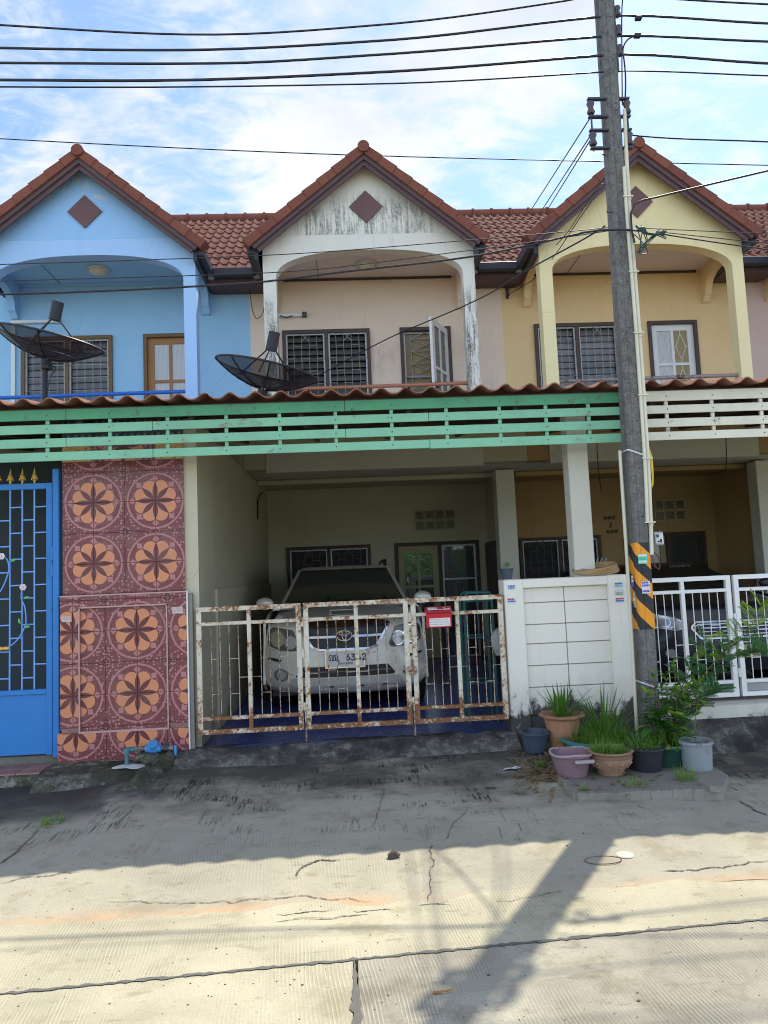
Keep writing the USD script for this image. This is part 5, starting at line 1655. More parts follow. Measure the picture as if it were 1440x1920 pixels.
# ================================================================== CABLES
def wire(label, pts, r, m=WIRE, n=40, cat='cable', name='overhead_cable', group='overhead cables'):
    P = [at(p[0], p[1], Y=p[2]) for p in pts]
    if len(P) > 2: P = spline(P, n)
    else: P = [P[0] + (P[1] - P[0]) * t - np.array([0, 0, .04]) * 4 * t * (1 - t) * 0 for t in np.linspace(0, 1, 6)]
    top(name, MB().tube(P, r, 7), m, label, cat, smooth=60, group=group)


Yw = PY - .06
wire('topmost thick cable, leaving the frame before it reaches the pole', [(-350, 20, Yw), (0, 47, Yw), (400, 65, Yw), (720, 46, Yw), (1070, 0, Yw), (1150, -14, Yw), (1215, -6, Yw), (1440, 8, Yw), (1800, 20, Yw)], .009)
wire('second thick cable from the top, on the highest visible insulator', [(-350, 78, Yw), (0, 90, Yw), (340, 94, Yw), (720, 76, Yw), (1113, 33, Yw), (1160, 29, Yw), (1440, 44, Yw), (1800, 55, Yw)], .011)
wire('third thick cable from the top, on the middle insulator', [(-350, 112, Yw), (0, 118, Yw), (400, 119, Yw), (720, 102, Yw), (1113, 70, Yw), (1160, 67, Yw), (1440, 78, Yw), (1800, 85, Yw)], .011)
wire('fourth thick cable from the top, on the lowest of the three insulators', [(-350, 145, Yw), (0, 150, Yw), (300, 151, Yw), (720, 135, Yw), (1117, 105, Yw), (1160, 102, Yw), (1440, 119, Yw), (1800, 130, Yw)], .012)
wire('thin cable just below the four thick ones', [(-350, 160, Yw), (0, 163, Yw), (350, 163, Yw), (720, 157, Yw), (1117, 136, Yw), (1160, 133, Yw), (1440, 142, Yw), (1800, 150, Yw)], .007)
wire('thin green cable passing behind the three gable tops', [(-300, 240, 6.), (0, 260, 6.), (640, 290, 6.), (1130, 303, 6.), (1440, 310, 6.), (1800, 320, 6.)], .010, WIRE_T)
wire('cable running right from the lower right insulator rack', [(1172, 250, Yw), (1190, 254, Yw), (1440, 266, Yw), (1800, 285, Yw)], .007)
for k, (a, b, c_) in enumerate((((1106, 222), (995, 395), 'left-hand house drop wire slanting from the upper left insulator to the roofs'), ((1110, 250), (1012, 400), 'middle house drop wire slanting from the lower left insulator to the roofs'), ((1113, 253), (1022, 400), 'right-hand house drop wire slanting from the lower left insulator to the roofs'))):
    wire(c_, [(*a, Yw), (*b, 3.0 + k * .1)], .006, WIRE_T, name='drop_wire')
wire('drop wire from the pole top over the yellow gable to its cable bracket', [(1130, 290, PY), (1075, 420, 2.8), (1000, 500, 4.0), (952, 545, 4.38)], .006, name='drop_wire')
wire('slack drop wire over the yellow gable ending at the carport canopy bracket', [(1128, 345, PY), (1060, 450, 2.8), (1005, 520, 4.0), (952, 553, 4.38)], .006, name='drop_wire')
Yt = PY - .12
wire('thick telephone cable sagging left from the tangle across all three balconies', [(-300, 556, Yt), (0, 552, Yt), (450, 532, Yt), (640, 510, Yt), (884, 481, Yt), (1000, 458, Yt), (1140, 431, Yt), (1205, 432, Yt)], .009)
wire('upper thin telephone wire crossing the white gable arch', [(-300, 505, Yt), (0, 496, Yt), (490, 479, Yt), (884, 450, Yt), (1140, 427, Yt)], .004)
wire('lower thin telephone wire crossing the balcony ceilings', [(-300, 535, Yt), (0, 527, Yt), (490, 512, Yt), (884, 469, Yt), (1140, 433, Yt)], .004)
wire('black wire rising from the pink balcony window to the pole', [(600, 703, 4.38), (760, 620, 3.0), (950, 531, 1.4), (1134, 424, Yt)], .008)
wire('black cable rising to the right edge from beside the diamond of the yellow gable', [(1190, 455, Yt), (1184, 425, Yt), (1183, 395, Yt), (1195, 379, Yt), (1230, 370, Yt), (1440, 320, Yt), (1800, 235, Yt)], .009)
wire('upper thin telephone wire running right from the tangle', [(1208, 428, Yt), (1385, 436, Yt), (1800, 452, Yt)], .004)
wire('middle thin telephone wire running right from the tangle', [(1230, 434, Yt), (1388, 451, Yt), (1800, 490, Yt)], .004)
wire('lower thin telephone wire running right from the tangle', [(1235, 438, Yt), (1388, 461, Yt), (1800, 510, Yt)], .006)
wire('black riser wire looping from the second thick cable down beside the conduit', [(1168, -10, Yw), (1166, 20, Yw), (1166, 100, Yw), (1167, 196, Yw)], .006)
wire('black riser wire bending from the third thick cable down to the conduit top', [(1198, 67, Yw), (1180, 72, Yw), (1168, 95, Yw), (1172, 130, Yw), (1171, 196, Yw)], .007)
for lb, px, py in (('black cable clamp on the second thick cable', 1197, 34), ('black cable clamp on the third thick cable', 1195, 67)):
    q = at(px, py, Y=Yw)
    top('cable_clamp', MB().box(q[0] - .03, q[0] + .03, q[1] - .022, q[1] + .022, q[2] - .018, q[2] + .018, b=.006), WIRE, lb, 'clamp')
tg = MB()
for k in range(12):
    x0, y0 = 1175 + rng.uniform(0, 35), 428 + rng.uniform(-6, 8)
    pts = [at(x0, y0, Y=Yt - .02)]
    if k < 5: seq = [(rng.uniform(1196, 1215), rng.uniform(450, 475)), (rng.uniform(1190, 1200), rng.uniform(470, 478)), (rng.uniform(1215, 1228), rng.uniform(440, 450)), (rng.uniform(1235, 1252), rng.uniform(428, 440))]
    else: seq = [(rng.uniform(1205, 1216), rng.uniform(432, 440)), (rng.uniform(1222, 1232), rng.uniform(438, 444)), (rng.uniform(1240, 1253), rng.uniform(428, 450))]
    pts += [at(x, y, Y=Yt - .02 - rng.uniform(0, .05)) for x, y in seq]
    tg.tube(spline(pts, 18), .0045, 5)
q = at(1204, 430, Y=Yt - .02)
tg.sphere(q, .03, 1, (1.2, .8, .8))
top('wire_tangle', tg, WIRE_T, 'tangle of cut telephone wires tied to the right of the pole', 'wires')
lw = MB().tube(spline([at(468, 520, Y=4.3), at(470, 560, Y=4.3), at(482, 598, Y=4.3), at(494, 585, Y=4.3), at(496, 555, Y=4.3), at(483, 522, Y=4.3)], 26), .006, 5)
top('loose_wire', lw, WIRE, 'loose wire loop hanging from the eave between the blue and white houses', 'wire')

# ================================================================== SATELLITE DISHES
def dish(label, c, foot, rad=.61, depth=.225, axis=(.24, -.10, 1.), focal=.52, feed_r=.068):
    d = thing('satellite_dish', label, 'satellite dish', foot, group='satellite dishes on the canopy')
    a = np.array(axis, float); a /= np.linalg.norm(a)
    e1 = np.cross((0, 1, 0), a); e1 /= np.linalg.norm(e1); e2 = np.cross(a, e1)
    c = np.asarray(c, float)
    def P(r, t, off=0.): return c + e1 * r * math.cos(t) + e2 * r * math.sin(t) + a * (depth * (r / rad) ** 2 + off)
    ts = np.linspace(0, 2 * math.pi, 49)
    put(d, 'mesh_bowl', MB().grid([[P(r, t) for t in ts] for r in np.linspace(.05, rad, 9)]), MESHD, smooth=True)
    put(d, 'rim', MB().tube([P(rad, t) for t in ts[:-1]], .013, 7, closed=True), DISHB, smooth=50)
    for k in range(8): put(d, 'rib', MB().tube([P(r, k * math.pi / 4 + .2, -.008) for r in np.linspace(.04, rad, 8)], .009, 6), DISHB)
    put(d, 'inner_ring', MB().tube([P(rad * .55, t, -.006) for t in ts[:-1]], .006, 6, closed=True), DISHB)
    f = c + a * focal
    cyl = trimesh.creation.cylinder(radius=feed_r, height=.22, sections=20)
    R = np.stack([e1, e2, a], 1)
    put(d, 'feed_horn', MB().add(cyl.vertices @ R.T + f + a * .05, cyl.faces), DISHB, smooth=40)
    for k in range(3):
        t = k * 2 * math.pi / 3 + .5
        for dt in (-.0, .06) if k == 0 else (0.,): put(d, 'feed_strut', MB().tube([f + a * (-.04) + e1 * .05 * math.cos(t) + e2 * .05 * math.sin(t), P(rad * .72, t + dt, .0)], .009, 6), DISHB)
    foot = np.asarray(foot, float)
    hub = c - a * .02
    put(d, 'mount', MB().tube([hub, hub - a * .07], .06, 12).box(hub[0] - .05, hub[0] + .05, hub[1] - .05, hub[1] + .05, hub[2] - .12, hub[2] - .06, b=.01), DISHB)
    put(d, 'mast', MB().tube([foot, (hub[0] - .02, hub[1], hub[2] - .07)], .032, 12), DISHB, smooth=50)
    put(d, 'base_plate', MB().box(foot[0] - .1, foot[0] + .1, foot[1] - .1, foot[1] + .1, foot[2] - .03, foot[2] + .01), DISHB)
    put(d, 'cable', MB().tube(spline([hub - a * .05, hub + [.12, -.02, -.12], hub + [.06, -.05, -.22], foot + np.array([.04, -.04, .02])], 16), .006, 5), DISHB)


cz = canopy_z(1.9)
dish('black mesh satellite dish on a tall mast before the blue balcony', at(88, 672, Y=1.9), (at(83, 730, Y=1.9)[0], 1.9, cz + .03))
dish('black mesh satellite dish set low before the pillar of the white gable house', at(494, 728, Y=1.9), (at(493, 735, Y=1.9)[0], 1.9, cz + .03))

# ================================================================== SMALL THINGS ON THE WALLS
def sticker(label, px, py, w, h, Y, cols, side=None, seed=0):
    """a paper advertisement: paper with printed bands"""
    q = at(px, py, X=Y) if side == 'left' else at(px, py, Y=Y)
    s = thing('sticker', label, 'sticker', q, group='paper stickers')
    r = random.Random(seed)
    ww, hh = w * .0048 / 2, h * .0048 / 2
    def bx(x0, x1, z0, z1, d):
        if side == 'left': return MB().box(q[0] - d, q[0] - d + .0012, q[1] + x0, q[1] + x1, q[2] + z0, q[2] + z1)
        return MB().box(q[0] + x0, q[0] + x1, q[1] - d - .0012, q[1] - d, q[2] + z0, q[2] + z1)
    put(s, 'paper', bx(-ww, ww, -hh, hh, .001), cols[0])
    n = len(cols) - 1
    for i in range(n):
        z1 = hh - .004 - (2 * hh - .008) * i / n; z0 = z1 - (2 * hh - .008) / n * .72
        x = -ww + .004
        m = MB()
        while x < ww - .012:
            L_ = r.uniform(.008, .03); b_ = bx(x, min(x + L_, ww - .004), z0, z1, .0028); m.add(*b_.arr()); x += L_ + .003
        put(s, 'print', m, cols[i + 1])


SP = plain('sticker_white', (.70, .72, .74), .5); SB = plain('sticker_blue', (.05, .14, .50), .5); SR = plain('sticker_red', (.48, .07, .10), .5)
SG = plain('sticker_green', (.08, .55, .36), .5); SV = plain('sticker_violet', (.14, .08, .48), .5); SC = plain('sticker_cyan', (.22, .45, .55), .5); SY = plain('sticker_yellow', (.60, .45, .15), .5)
sticker('upper sticker on the left pier of the white block wall, blue and white', 959, 1101, 15, 9, -.003, [SP, SB, SB], seed=1)
sticker('lower sticker on the left pier of the white block wall, red and blue', 959, 1126, 16, 10, -.003, [SP, SR, SB], seed=2)
sticker('topmost of three stickers on the right pier of the white block wall, blue', 1160, 1097, 16, 11, -.005, [SP, SB, SC], seed=3)
sticker('middle of three stickers on the right pier of the white block wall, pale teal', 1161, 1111, 15, 10, -.005, [SC, SP, SY], seed=4)
sticker('lowest of three stickers on the right pier of the white block wall, red and blue', 1162, 1125, 17, 10, -.005, [SP, SR, SB], seed=5)
yp = PY - .084 - .0035
sticker('green sticker on the orange stripes of the pole', 1205, 1048, 17, 18, yp, [SG, SP, SG, SP], seed=6)
sticker('violet and white sticker on the stripes of the pole', 1211, 1101, 15, 22, yp, [SP, SV, SV, SP, SV], seed=7)
sticker('narrow violet sticker wrapped on the left edge of the pole', 1186, 1090, 12, 22, pole_x(1.55) - .0715, [SV, SP, SP, SV], side='left', seed=8)
sticker('narrow faded paper sticker low on the left edge of the pole', 1190, 1125, 10, 26, pole_x(1.35) - .0715, [SC, SY, SP, SY], side='left', seed=9)
sticker('faded white paper sticker at the top left of the tiled pillar frame', 125, 1161, 18, 10, -.017, [plain('faded_paper', (.60, .50, .48), .6), plain('faded_print', (.55, .40, .40), .6)], seed=10)
sticker('faded white paper sticker at the top right of the tiled pillar frame', 333, 1144, 20, 12, -.017, [plain('faded_paper_2', (.60, .50, .48), .6), plain('faded_print_2', (.55, .40, .40), .6)], seed=11)

hs_ = MB()
for k in range(4):
    q = at(1128 + k * 2, 1080 - k * 2.2, Y=.10)
    hs_.tube([(1.90 + .010 * k + (.215 - .018 * k) * math.cos(t), .115 + (.085 + .008 * k) * math.sin(t), 1.650 + .012 * k + .034 * math.sin(t + .25 * k)) for t in np.linspace(0, 2 * math.pi, 41)[:-1]], .0125, 8, closed=True)
top('garden_hose', hs_, plain('tan_hose', (.42, .27, .13), .5), 'coil of tan garden hose lying on top of the white block wall', 'hose', smooth=60)

# water meter and pipes under the tiled pillar
wm = thing('water_meter', 'blue plastic water meter on a lump of mortar below the tiled pillar', 'water meter', (-2.16, -.12, .17))
lump = MB().sphere((-2.17, -.10, .20), .10, 3, (1.6, .75, .75)); lump.xf(lambda v: v + (meshkit.noise(v * 14)[:, None] - .5) * .05)
put(wm, 'mortar_base', lump, LIPM2, smooth=True)
put(wm, 'pipe', MB().tube([(-2.36, -.13, .285), (-2.25, -.13, .287), (-1.99, -.13, .282)], .020, 10).lathe([(.026, -.02), (.026, .02)], (-2.27, -.13, .285), 8), RUSTY3, smooth=50)
put(wm, 'meter_body', MB().sphere((-2.15, -.15, .292), .055, 2, (1.2, .9, .8)).tube([(-2.22, -.15, .288), (-2.09, -.15, .288)], .032, 12).tube([(-2.15, -.16, .30), (-2.15, -.19, .335)], .042, 16), PVCB, smooth=40)
put(wm, 'valve', MB().box(-2.07, -2.03, -.16, -.12, .265, .315, b=.005).bar((-2.06, -.14, .325), (-2.0, -.14, .33), .012), IRON)
put(wm, 'riser', MB().tube([(-1.975, -.13, .30), (-1.97, -.14, .14)], .013, 8), PVCB)
tpz = thing('standpipe', 'short teal plastic standpipe stub on a spill of white mortar', 'pipe', (-2.36, -.22, .15))
put(tpz, 'pipe', MB().tube([(-2.36, -.22, .12), (-2.36, -.22, .285)], .017, 10), PVCT, smooth=50)
put(tpz, 'cap', MB().tube([(-2.36, -.22, .27), (-2.36, -.22, .315)], .027, 12).tube([(-2.385, -.22, .30), (-2.30, -.19, .30)], .02, 10), PVCT, smooth=50)
spill = MB().sphere((-2.34, -.22, .165), .10, 3, (1.4, .7, .16)); spill.xf(lambda v: v + (meshkit.noise(v * 20)[:, None] - .5) * .03)
put(tpz, 'mortar_spill', spill, plain('white_mortar', (.58, .58, .57), .9), smooth=True)

# ================================================================== POTS AND PLANTS
def lathe_pot(t, prof, c, m, n=32, wob=None, name='pot'):
    return put(t, name, MB().lathe(prof, c, n, wob), m, smooth=35)


def pot_profile(rt, rb, h, rim=.012, th=.008, lip=.025):
    return [(0, .0), (rb, 0), (rt - .004, h - lip), (rt + rim, h - lip + .004), (rt + rim, h - .004), (rt + rim - .006, h), (rt - th, h), (rb * .9, h * .55 if h > .1 else h * .7)]


def soil(t, c, r, h):
    P = [(0, h + .012), (r * .5, h + .010), (r, h)]
    put(t, 'soil', MB().lathe(P, c, 16), SOIL, smooth=True)


def grass_tuft(mb, c, r, n, L, lean=.6, w=.006, droop=.9, seed=0):
    rr = random.Random(seed)
    for _ in range(n):
        a, q = rr.uniform(0, 2 * math.pi), r * math.sqrt(rr.random())
        b = (c[0] + q * math.cos(a), c[1] + q * math.sin(a), c[2])
        a2 = a + rr.uniform(-1.6, 1.6)
        ln = rr.uniform(.1, 1) * lean * (.4 + .6 * q / max(r, 1e-3))
        mb.blade(b, (ln * math.cos(a2), ln * math.sin(a2), 1), L * rr.uniform(.45, 1.1), w * rr.uniform(.7, 1.3), droop * rr.uniform(.4, 1.4), 4)
    return mb


PBLACK = paint('black_plastic_pot', (.022, .026, .032), .45, var=.25)
PDARKB = paint('dark_slate_plastic_pot', (.05, .07, .10), .45, var=.25)
PPINK = paint('dusty_pink_plastic', (.25, .155, .18), .55, worn=(.20, .16, .15), amt=-.02, var=.2)
PPINKR = paint('pale_pink_rim', (.42, .33, .36), .5, var=.1)
PTERRA = plaster('terracotta_pot_clay', (.40, .20, .12), streak=.8, tint=(.7, .6, .5))
PTERRA2 = plaster('carved_pot_clay', (.36, .22, .14), streak=.5, tint=(.75, .65, .55))
PTEAL = paint('teal_plastic_basin', (.06, .25, .26), .4, var=.15)
PTEAL2 = paint('pale_green_plastic_basin', (.15, .28, .25), .5, var=.25)
PGREEN = paint('dark_green_plastic_pot', (.016, .065, .05), .5, var=.2)
PGREY = paint('grey_plastic_bucket', (.26, .29, .30), .5, worn=(.30, .22, .26), amt=.02, scale=5, var=.15)

zt = .094
# black bucket
q = at(1003, 1408, Z=drive_z(1.14, -.25))
t = thing('plant_pot', 'empty dark slate bucket at the foot of the white wall, leftmost of the pots', 'pot', (q[0], q[1] - .02, q[2]), group='pots beside the pole')
lathe_pot(t, pot_profile(.118, .085, .175), t.base, PDARKB); soil(t, t.base, .098, .12)
# scalloped terracotta pot with strap-leaved plant
c = np.array([1.375, -.30, drive_z(1.37, -.3)])
t = thing('potted_plant', 'terracotta pot with scalloped rim holding a spiky strap-leaved plant', 'potted plant', c, group='pots beside the pole')
wob = lambda i, a: (.06 * math.sin(a * 9) if i in (3, 4, 5) else 0)
lathe_pot(t, [(0, 0), (.10, 0), (.13, .16), (.145, .28), (.185, .305), (.19, .32), (.165, .325), (.13, .29), (.12, .2)], c, PTERRA, 72, wob); soil(t, c, .13, .28)
rr = random.Random(3)
for k in range(34):
    a = rr.uniform(0, 2 * math.pi); ln = rr.uniform(.1, 1.1)
    put(t, 'leaf', MB().blade(c + [.05 * math.cos(a), .05 * math.sin(a), .28], (ln * math.cos(a), ln * math.sin(a), 1), rr.uniform(.22, .40), rr.uniform(.018, .026), rr.uniform(.2, .9), 5), SPIKEM)
# big teal basin with grass and an agave-like plant
c = np.array([1.63, -.47, zt])
t = thing('potted_plant', 'wide teal basin overflowing with grass and long spiky leaves', 'potted plant', c, group='pots beside the pole')
lathe_pot(t, [(0, 0), (.22, 0), (.285, .13), (.318, .142), (.322, .168), (.30, .170), (.28, .14), (.23, .05)], c, PTEAL, 40); soil(t, c, .27, .12)
gm = MB(); grass_tuft(gm, c + [0, .0, .12], .28, 1000, .25, 1.6, .0045, 1.9, 5)
grass_tuft(gm, c + [-.03, -.10, .13], .25, 260, .20, 2.0, .0045, 2.2, 15)
grass_tuft(gm, c + [.03, .08, .12], .22, 380, .36, 1.3, .0045, 1.6, 6)
dry = MB(); grass_tuft(dry, c + [0, 0, .12], .27, 150, .26, 1.6, .004, 2.0, 16)
put(t, 'dry_grass', dry, DRYM, kind='stuff')
put(t, 'grass', gm, GRASSM, kind='stuff')
for k in range(26):
    a = rr.uniform(0, 2 * math.pi); ln = rr.uniform(.1, 1.2)
    put(t, 'leaf', MB().blade(c + [.08 + .03 * math.cos(a), + .12 + .03 * math.sin(a), .13], (ln * math.cos(a), ln * math.sin(a), 1), rr.uniform(.38, .62), rr.uniform(.016, .024), rr.uniform(.1, .55), 5), SPIKEM)
# pale basin behind the pots
c = np.array([2.075, -.745, zt])
t = thing('potted_plant', 'dark green pale-rimmed basin behind the black pot with a broad-leaved plant', 'potted plant', c, group='pots beside the pole')
lathe_pot(t, [(0, 0), (.14, 0), (.182, .148), (.186, .15), (.17, .15), (.15, .05)], c, PGREEN, 36); soil(t, c, .175, .13)
put(t, 'rim', MB().lathe([(.181, .144), (.205, .15), (.208, .168), (.19, .17), (.178, .15)], c, 36), PTEAL2, smooth=40)
gm = MB(); grass_tuft(gm, c + [0, -.02, .13], .17, 240, .20, .9, .006, 1.0, 7)
put(t, 'grass', gm, GRASSM, kind='stuff')
for k in range(80):
    a = rr.uniform(0, 2 * math.pi); r0 = rr.uniform(0, .14)
    b = c + [r0 * math.cos(a) - .02, r0 * math.sin(a), .13 + rr.uniform(.0, .30)]
    put(t, 'leaf', MB().leaf(b, (math.cos(a), math.sin(a), rr.uniform(-.1, .9)), rr.uniform(.09, .19), rr.uniform(.04, .08), bend=rr.uniform(.1, .6)), BROADM if rr.random() < .85 else LIMEM)
st_ = MB()
shoots = [((1228, 1380), (1230, 1320), (1226, 1262)), ((1262, 1380), (1268, 1310), (1262, 1240)), ((1250, 1385), (1243, 1320), (1240, 1290)), ((1265, 1385), (1295, 1300), (1318, 1275)), ((1235, 1385), (1252, 1320), (1248, 1268)), ((1250, 1385), (1280, 1330), (1290, 1285)), ((1240, 1385), (1220, 1340), (1212, 1300))]
shp = []
for s_ in shoots:
    P = [at(s_[0][0], s_[0][1], Y=c[1]), at(s_[1][0], s_[1][1], Y=c[1] + .02), at(s_[2][0], s_[2][1], Y=c[1] + rr.uniform(-.08, .05))]
    P[0] = c + [(P[0][0] - c[0]) * .5, 0, .13]
    P = spline(P, 14); shp.append(P)
    st_.tube(P, np.linspace(.006, .0025, 14), 6)
put(t, 'stem', st_, STEMM)
for P in shp:
    for i in range(3, 14):
        for s in (0, 1, 2):
            a = rr.uniform(0, 2 * math.pi)
            tip = i > 11
            put(t, 'leaf', MB().leaf(P[i], (math.cos(a), math.sin(a), .5 + .5 * tip), rr.uniform(.05, .10), rr.uniform(.02, .036), bend=rr.uniform(.1, .5)), LIMEM if tip and s else BROADM)
# feathery seedling
q = at(1258, 1385, Y=c[1])
base = np.array([c[0] + .04, c[1] + .05, .20])
t = thing('feathery_shrub', 'feathery-leaved seedling arching right before the white gate', 'shrub', base)
branches = [[base, at(1285, 1310, Y=-.55), at(1345, 1235, Y=-.62), at(1410, 1170, Y=-.66), at(1428, 1138, Y=-.68)],
            [base, at(1275, 1300, Y=-.6), at(1300, 1240, Y=-.68), at(1320, 1200, Y=-.72)],
            [at(1345, 1235, Y=-.62), at(1400, 1225, Y=-.7), at(1450, 1215, Y=-.75)],
            [base, at(1300, 1320, Y=-.7), at(1345, 1290, Y=-.78)]]
sm = MB(); frs = []
for P in branches:
    P = spline(P, 22); sm.tube(P, np.linspace(.006, .002, 22), 6); frs.append(P)
put(t, 'stem', sm, STEMM)
for bi, P in enumerate(frs):
    for i in range(5 if bi != 2 else 2, 22, 1 if bi in (0, 3) else 2):
        for s in (-1, 1):
            d = P[min(i + 1, 21)] - P[i - 1]; d /= np.linalg.norm(d)
            a = rr.uniform(-.6, .6)
            dirn = d * .5 + np.array([s * .6, a, rr.uniform(-.15, .45)]); dirn /= np.linalg.norm(dirn)
            L_ = rr.uniform(.12, .20); tip = bi == 0 and i > 17
            f = MB().tube([P[i], P[i] + dirn * L_ * .5, P[i] + dirn * L_ - [0, 0, .02]], .0014, 4)
            sd = np.cross(dirn, (0, -.5, 1)); sd /= np.linalg.norm(sd)
            for u in np.linspace(.12, 1, 11):
                for s2 in (-1, 1):
                    f.leaf(P[i] + dirn * L_ * u - [0, 0, .02 * u * u], sd * s2 + dirn * .45, rr.uniform(.032, .046), .0115, up=(0, -.6, 1), bend=.1)
            put(t, 'frond', f, LIMEM if tip or rr.random() < .12 else FERNM)
# pink bucket
q = at(1080, 1459, Z=zt)
c = np.array([q[0], q[1] + .10, zt])
t = thing('plant_pot', 'dusty pink oval bucket with a pale folded rim, front left of the pots', 'pot', c, group='pots beside the pole')
lathe_pot(t, [(0, 0), (.115, 0), (.150, .150), (.162, .155), (.163, .170), (.152, .173), (.142, .15), (.12, .06)], c, PPINK, 32)
put(t, 'rim', MB().tube([c + [.158 * math.cos(a), .158 * math.sin(a) , .171 + .008 * math.sin(3 * a)] for a in np.linspace(0, 2 * math.pi, 33)[:-1]], .0085, 8, closed=True), PPINKR, smooth=50)
put(t, 'handle_tab', MB().box(c[0] - .02, c[0] + .13, c[1] - .172, c[1] - .150, .213, .240, b=.006), PPINKR)
soil(t, c, .126, .09)
# carved terracotta pot
q = at(1155, 1456, Z=zt)
c = np.array([q[0], q[1] + .10, zt])
t = thing('potted_plant', 'round carved terracotta pot with ringed shoulder and fine grass, front centre', 'potted plant', c, group='pots beside the pole')
lathe_pot(t, [(a_, b_ * .74) for a_, b_ in ((0, 0), (.098, 0), (.104, .018), (.096, .03), (.125, .08), (.158, .135), (.166, .17), (.160, .178), (.166, .184), (.160, .192), (.166, .198), (.160, .206), (.154, .212), (.172, .222), (.178, .236), (.168, .246), (.150, .236), (.148, .2))], c, PTERRA2, 72, lambda i, a: (.022 * math.sin(a * 12) if 13 <= i <= 15 else 0))
rel = MB()
for a in np.arange(0, 2 * math.pi, .62):
    for k in range(5):
        b = a + .06 * math.cos(k * 1.257); z = .11 + .026 * math.sin(k * 1.257)
        r_ = .125 + (z - .08) / .055 * .033
        rel.sphere(c + [r_ * math.cos(b), r_ * math.sin(b), z * .74], .012, 1, (1, 1, 1))
put(t, 'relief', rel, PTERRA2, smooth=True, kind='stuff')
soil(t, c, .148, .15)
gm = MB(); grass_tuft(gm, c + [0, 0, .15], .14, 280, .13, 1.1, .005, 1., 9)
put(t, 'grass', gm, GRASSM, kind='stuff')
# black pot
q = at(1222, 1448, Z=zt)
c = np.array([q[0], q[1] + .10, zt])
t = thing('potted_plant', 'black plastic pot full of grass, right of the carved terracotta pot', 'potted plant', c, group='pots beside the pole')
lathe_pot(t, pot_profile(.145, .112, .185), c, PBLACK); soil(t, c, .13, .15)
gm = MB(); grass_tuft(gm, c + [0, 0, .15], .13, 190, .15, 1., .005, 1., 10)
put(t, 'grass', gm, GRASSM, kind='stuff')
# grey bucket
q = at(1320, 1445, Z=zt)
c = np.array([q[0] - .01, q[1] + .08, zt])
t = thing('potted_plant', 'grey stained bucket with a yellowing leggy plant, rightmost of the pots', 'potted plant', c, group='pots beside the pole')
lathe_pot(t, pot_profile(.122, .108, .215, rim=.008), c, PGREY); soil(t, c, .105, .17)
P = spline([c + [0, 0, .17], c + [.01, 0, .35], c + [.045, -.01, .52]], 10)
put(t, 'stem', MB().tube(P, .003, 5), STEMM)
for i in range(3, 10):
    for s in range(2):
        a = rr.uniform(0, 6.28)
        put(t, 'leaf', MB().leaf(P[i], (math.cos(a), math.sin(a), rr.uniform(-.5, .4)), rr.uniform(.04, .07), .02, bend=.3), LIMEM)
# another dark pot between
q = at(1118, 1440, Z=zt)
c = np.array([q[0], q[1] + .2, zt])
t = thing('plant_pot', 'small black pot in shade between the pink bucket and the carved pot', 'pot', c, group='pots beside the pole')
lathe_pot(t, pot_profile(.10, .08, .15), c, PBLACK); soil(t, c, .08, .12)
# little pot on the wall
c = np.array([1.045, .07, 1.603])
t = thing('potted_plant', 'small dark basket pot with a sprig on the left end of the white wall', 'potted plant', c)
lathe_pot(t, [(0, 0), (.045, 0), (.06, .085), (.066, .09), (.066, .1), (.056, .1), (.05, .06)], c, PDARKB, 20); soil(t, c, .05, .08)
for k in range(22):
    a = rr.uniform(0, 6.28)
    put(t, 'leaf', MB().leaf(c + [.012 * math.cos(a), .012 * math.sin(a), .09 + rr.uniform(0, .06)], (math.cos(a), math.sin(a), rr.uniform(.3, 1.6)), rr.uniform(.03, .055), .011, bend=.25), LIMEM if k % 3 else BROADM)

# weeds in the cracks
def weed(label, px, py, n, L, r, seed):
    q = at(px, py, Z=.03); q = at(px, py, Z=drive_z(q[0], q[1]))
    if 1430 < py < 1490 and px > 1080: q = at(px, py, Z=.093)
    top('grass_tuft', grass_tuft(MB(), q, r, n, L, 1.1, .005, 1.1, seed), GRASSM, label, 'grass', group='weeds in the joints')


weed('green grass tuft in the joint of the driveway at far left', 97, 1545, 70, .09, .07, 21)
weed('bright grass tuft on the slab in front of the dark green basin', 1285, 1462, 90, .13, .06, 22)
weed('grass tuft on the slab between the carved pot and black pot', 1190, 1472, 70, .07, .09, 23)
weed('small weed beside the leaf litter left of the pink bucket', 1012, 1436, 40, .07, .04, 24)
weed('little weed at the front left corner of the planter slab', 1097, 1482, 36, .05, .03, 25)
weed('small weed on the ledge below the white gate', 1428, 1330, 20, .05, .03, 26)

# litter
lt = MB()
for k in range(260):
    px, py = rr.gauss(1012, 27), rr.gauss(1440, 20)
    if k > 200: px, py = rr.uniform(960, 1250), rr.uniform(1440, 1490)
    q = at(px, py, Z=.06)
    z = .094 if (q[0] > 1.16 and -1.38 < q[1] < -.7) else drive_z(q[0], q[1]) + .004
    if px > 1040 and py < 1450: continue
    q = at(px, py, Z=z)
    a = rr.uniform(0, 6.28)
    lt.leaf(q + [0, 0, .004], (math.cos(a), math.sin(a), rr.uniform(0, .35)), rr.uniform(.035, .075), rr.uniform(.018, .034), bend=rr.uniform(-.3, .4))
top('leaf_litter', lt, DRYM, 'dry brown leaves scattered at the foot of the pots', 'dry leaves', kind='stuff')
sc_ = MB()
for k in range(330):
    px, py = rr.uniform(0, 1440), rr.uniform(1460, 1915)
    q = at(px, py, Z=.02); z = drive_z(q[0], q[1]) if q[1] > -2.68 else 0.
    q = at(px, py, Z=z)
    sc_.sphere(q + [0, 0, .001], rr.uniform(.0012, .0035) * (2. if rr.random() < .05 else 1), 1, (rr.uniform(.7, 1.6), 1, .6))
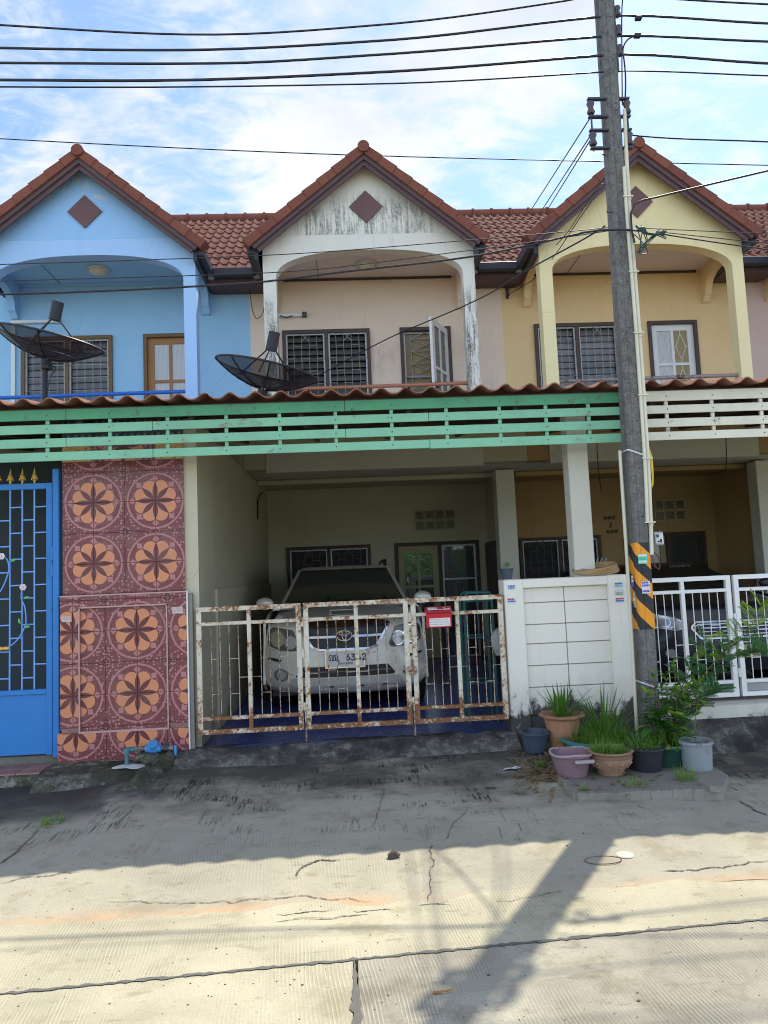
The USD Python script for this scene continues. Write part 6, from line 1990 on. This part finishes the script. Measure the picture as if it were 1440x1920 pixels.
top('grit', sc_, plain('dark_grit', (.10, .08, .06), .95), 'loose grit and small pebbles on the concrete', 'grit', kind='stuff')


def ground_at(px, py):
    q = at(px, py, Z=.02)
    for _ in range(3): q = at(px, py, Z=drive_z(q[0], q[1]) if q[1] > -2.7 else 0.)
    return q


q = ground_at(738, 1608)
rk_ = MB().sphere(q + [0, 0, .014], .028, 2, (1.4, .8, .7)); rk_.xf(lambda v: v + (meshkit.noise(v * 60)[:, None] - .5) * .02)
top('stone', rk_, plain('dark_stone', (.07, .055, .04), .9), 'dark lump of stone in the middle of the driveway', 'stone')
q = ground_at(963, 1443)
pp = MB().grid([[(q[0] + a * .07 + b * .02, q[1] + b * .03, q[2] + .006 + .014 * meshkit.noise(np.array([a * 3, b * 3, 1.]))) for a in np.linspace(-1, 1, 9)] for b in np.linspace(-1, 1, 5)])
top('paper_scrap', pp, plain('white_paper_scrap', (.72, .75, .80), .7), 'crumpled white paper scrap lying left of the leaf litter', 'paper')
q = ground_at(832, 1863)
top('twig', MB().tube(spline([q + [-.045, 0, .006], q + [.0, .002, .008], q + [.04, .012, .008]], 8), [.003, .004, .005, .004, .003, .004, .003, .002], 5).tube([q + [.0, .0, .007], q + [-.04, .01, .006]], .0025, 5), plain('orange_twig', (.42, .20, .06), .8), 'orange-brown broken twig on the road slab', 'twig')
c = ground_at(1131, 1614)
lp = [c + np.array([.105 * math.cos(a), .055 * math.sin(a), .004]) for a in np.linspace(.4, 2 * math.pi + .2, 40)]
top('string_loop', MB().tube(lp, .0028, 5), plain('brown_string', (.16, .10, .07), .8), 'loop of brown string lying in the sun on the driveway', 'string')
c = ground_at(1172, 1603)
top('cement_spot', MB().lathe([(0, .006), (.045, .005), (.052, .001)], c, 24), plain('pale_cement', (.58, .55, .46), .9), 'pale round cement spot beside the string loop', 'spot')

# ================================================================== PLANTING ACROSS THE STREET (mirrored in the carport door)
hg = thing('hedge', 'leafy hedge across the street, mirrored in the carport door glass', 'hedge', (2.5, -15., 0))
lv = MB()
for k in range(7000):
    x, z = rr.uniform(-2, 7.5), rr.uniform(.0, 3.0)
    d = math.sqrt(rr.random())
    y = -15. - .9 + 1.6 * d * (1 - (z / 3.4) ** 3) * (.75 + .5 * meshkit.noise(np.array([x * 1.1, z * 1.1, 0.])))
    a = rr.uniform(0, 6.28)
    lv.leaf((x, y, z), (math.cos(a), math.sin(a), rr.uniform(-.4, .8)), rr.uniform(.14, .26), rr.uniform(.06, .1))
put(hg, 'foliage', lv, leafmat('hedge_leaf', (.08, .19, .035), (.14, .26, .05)), kind='stuff')
tr = MB()
put(hg, 'inner_growth', MB().box(-1.9, 7.4, -15.9, -15.6, 0, 2.7), plain('dark_hedge_backing', (.02, .03, .012), .95))  # dark board added behind the leaves to close bright gaps in the reflection
for x in np.arange(-1.8, 7.4, .8): tr.tube([(x, -15.5, 0), (x + .1, -15.5, 1.5)], .05, 7)
put(hg, 'stem', tr, STEMM)
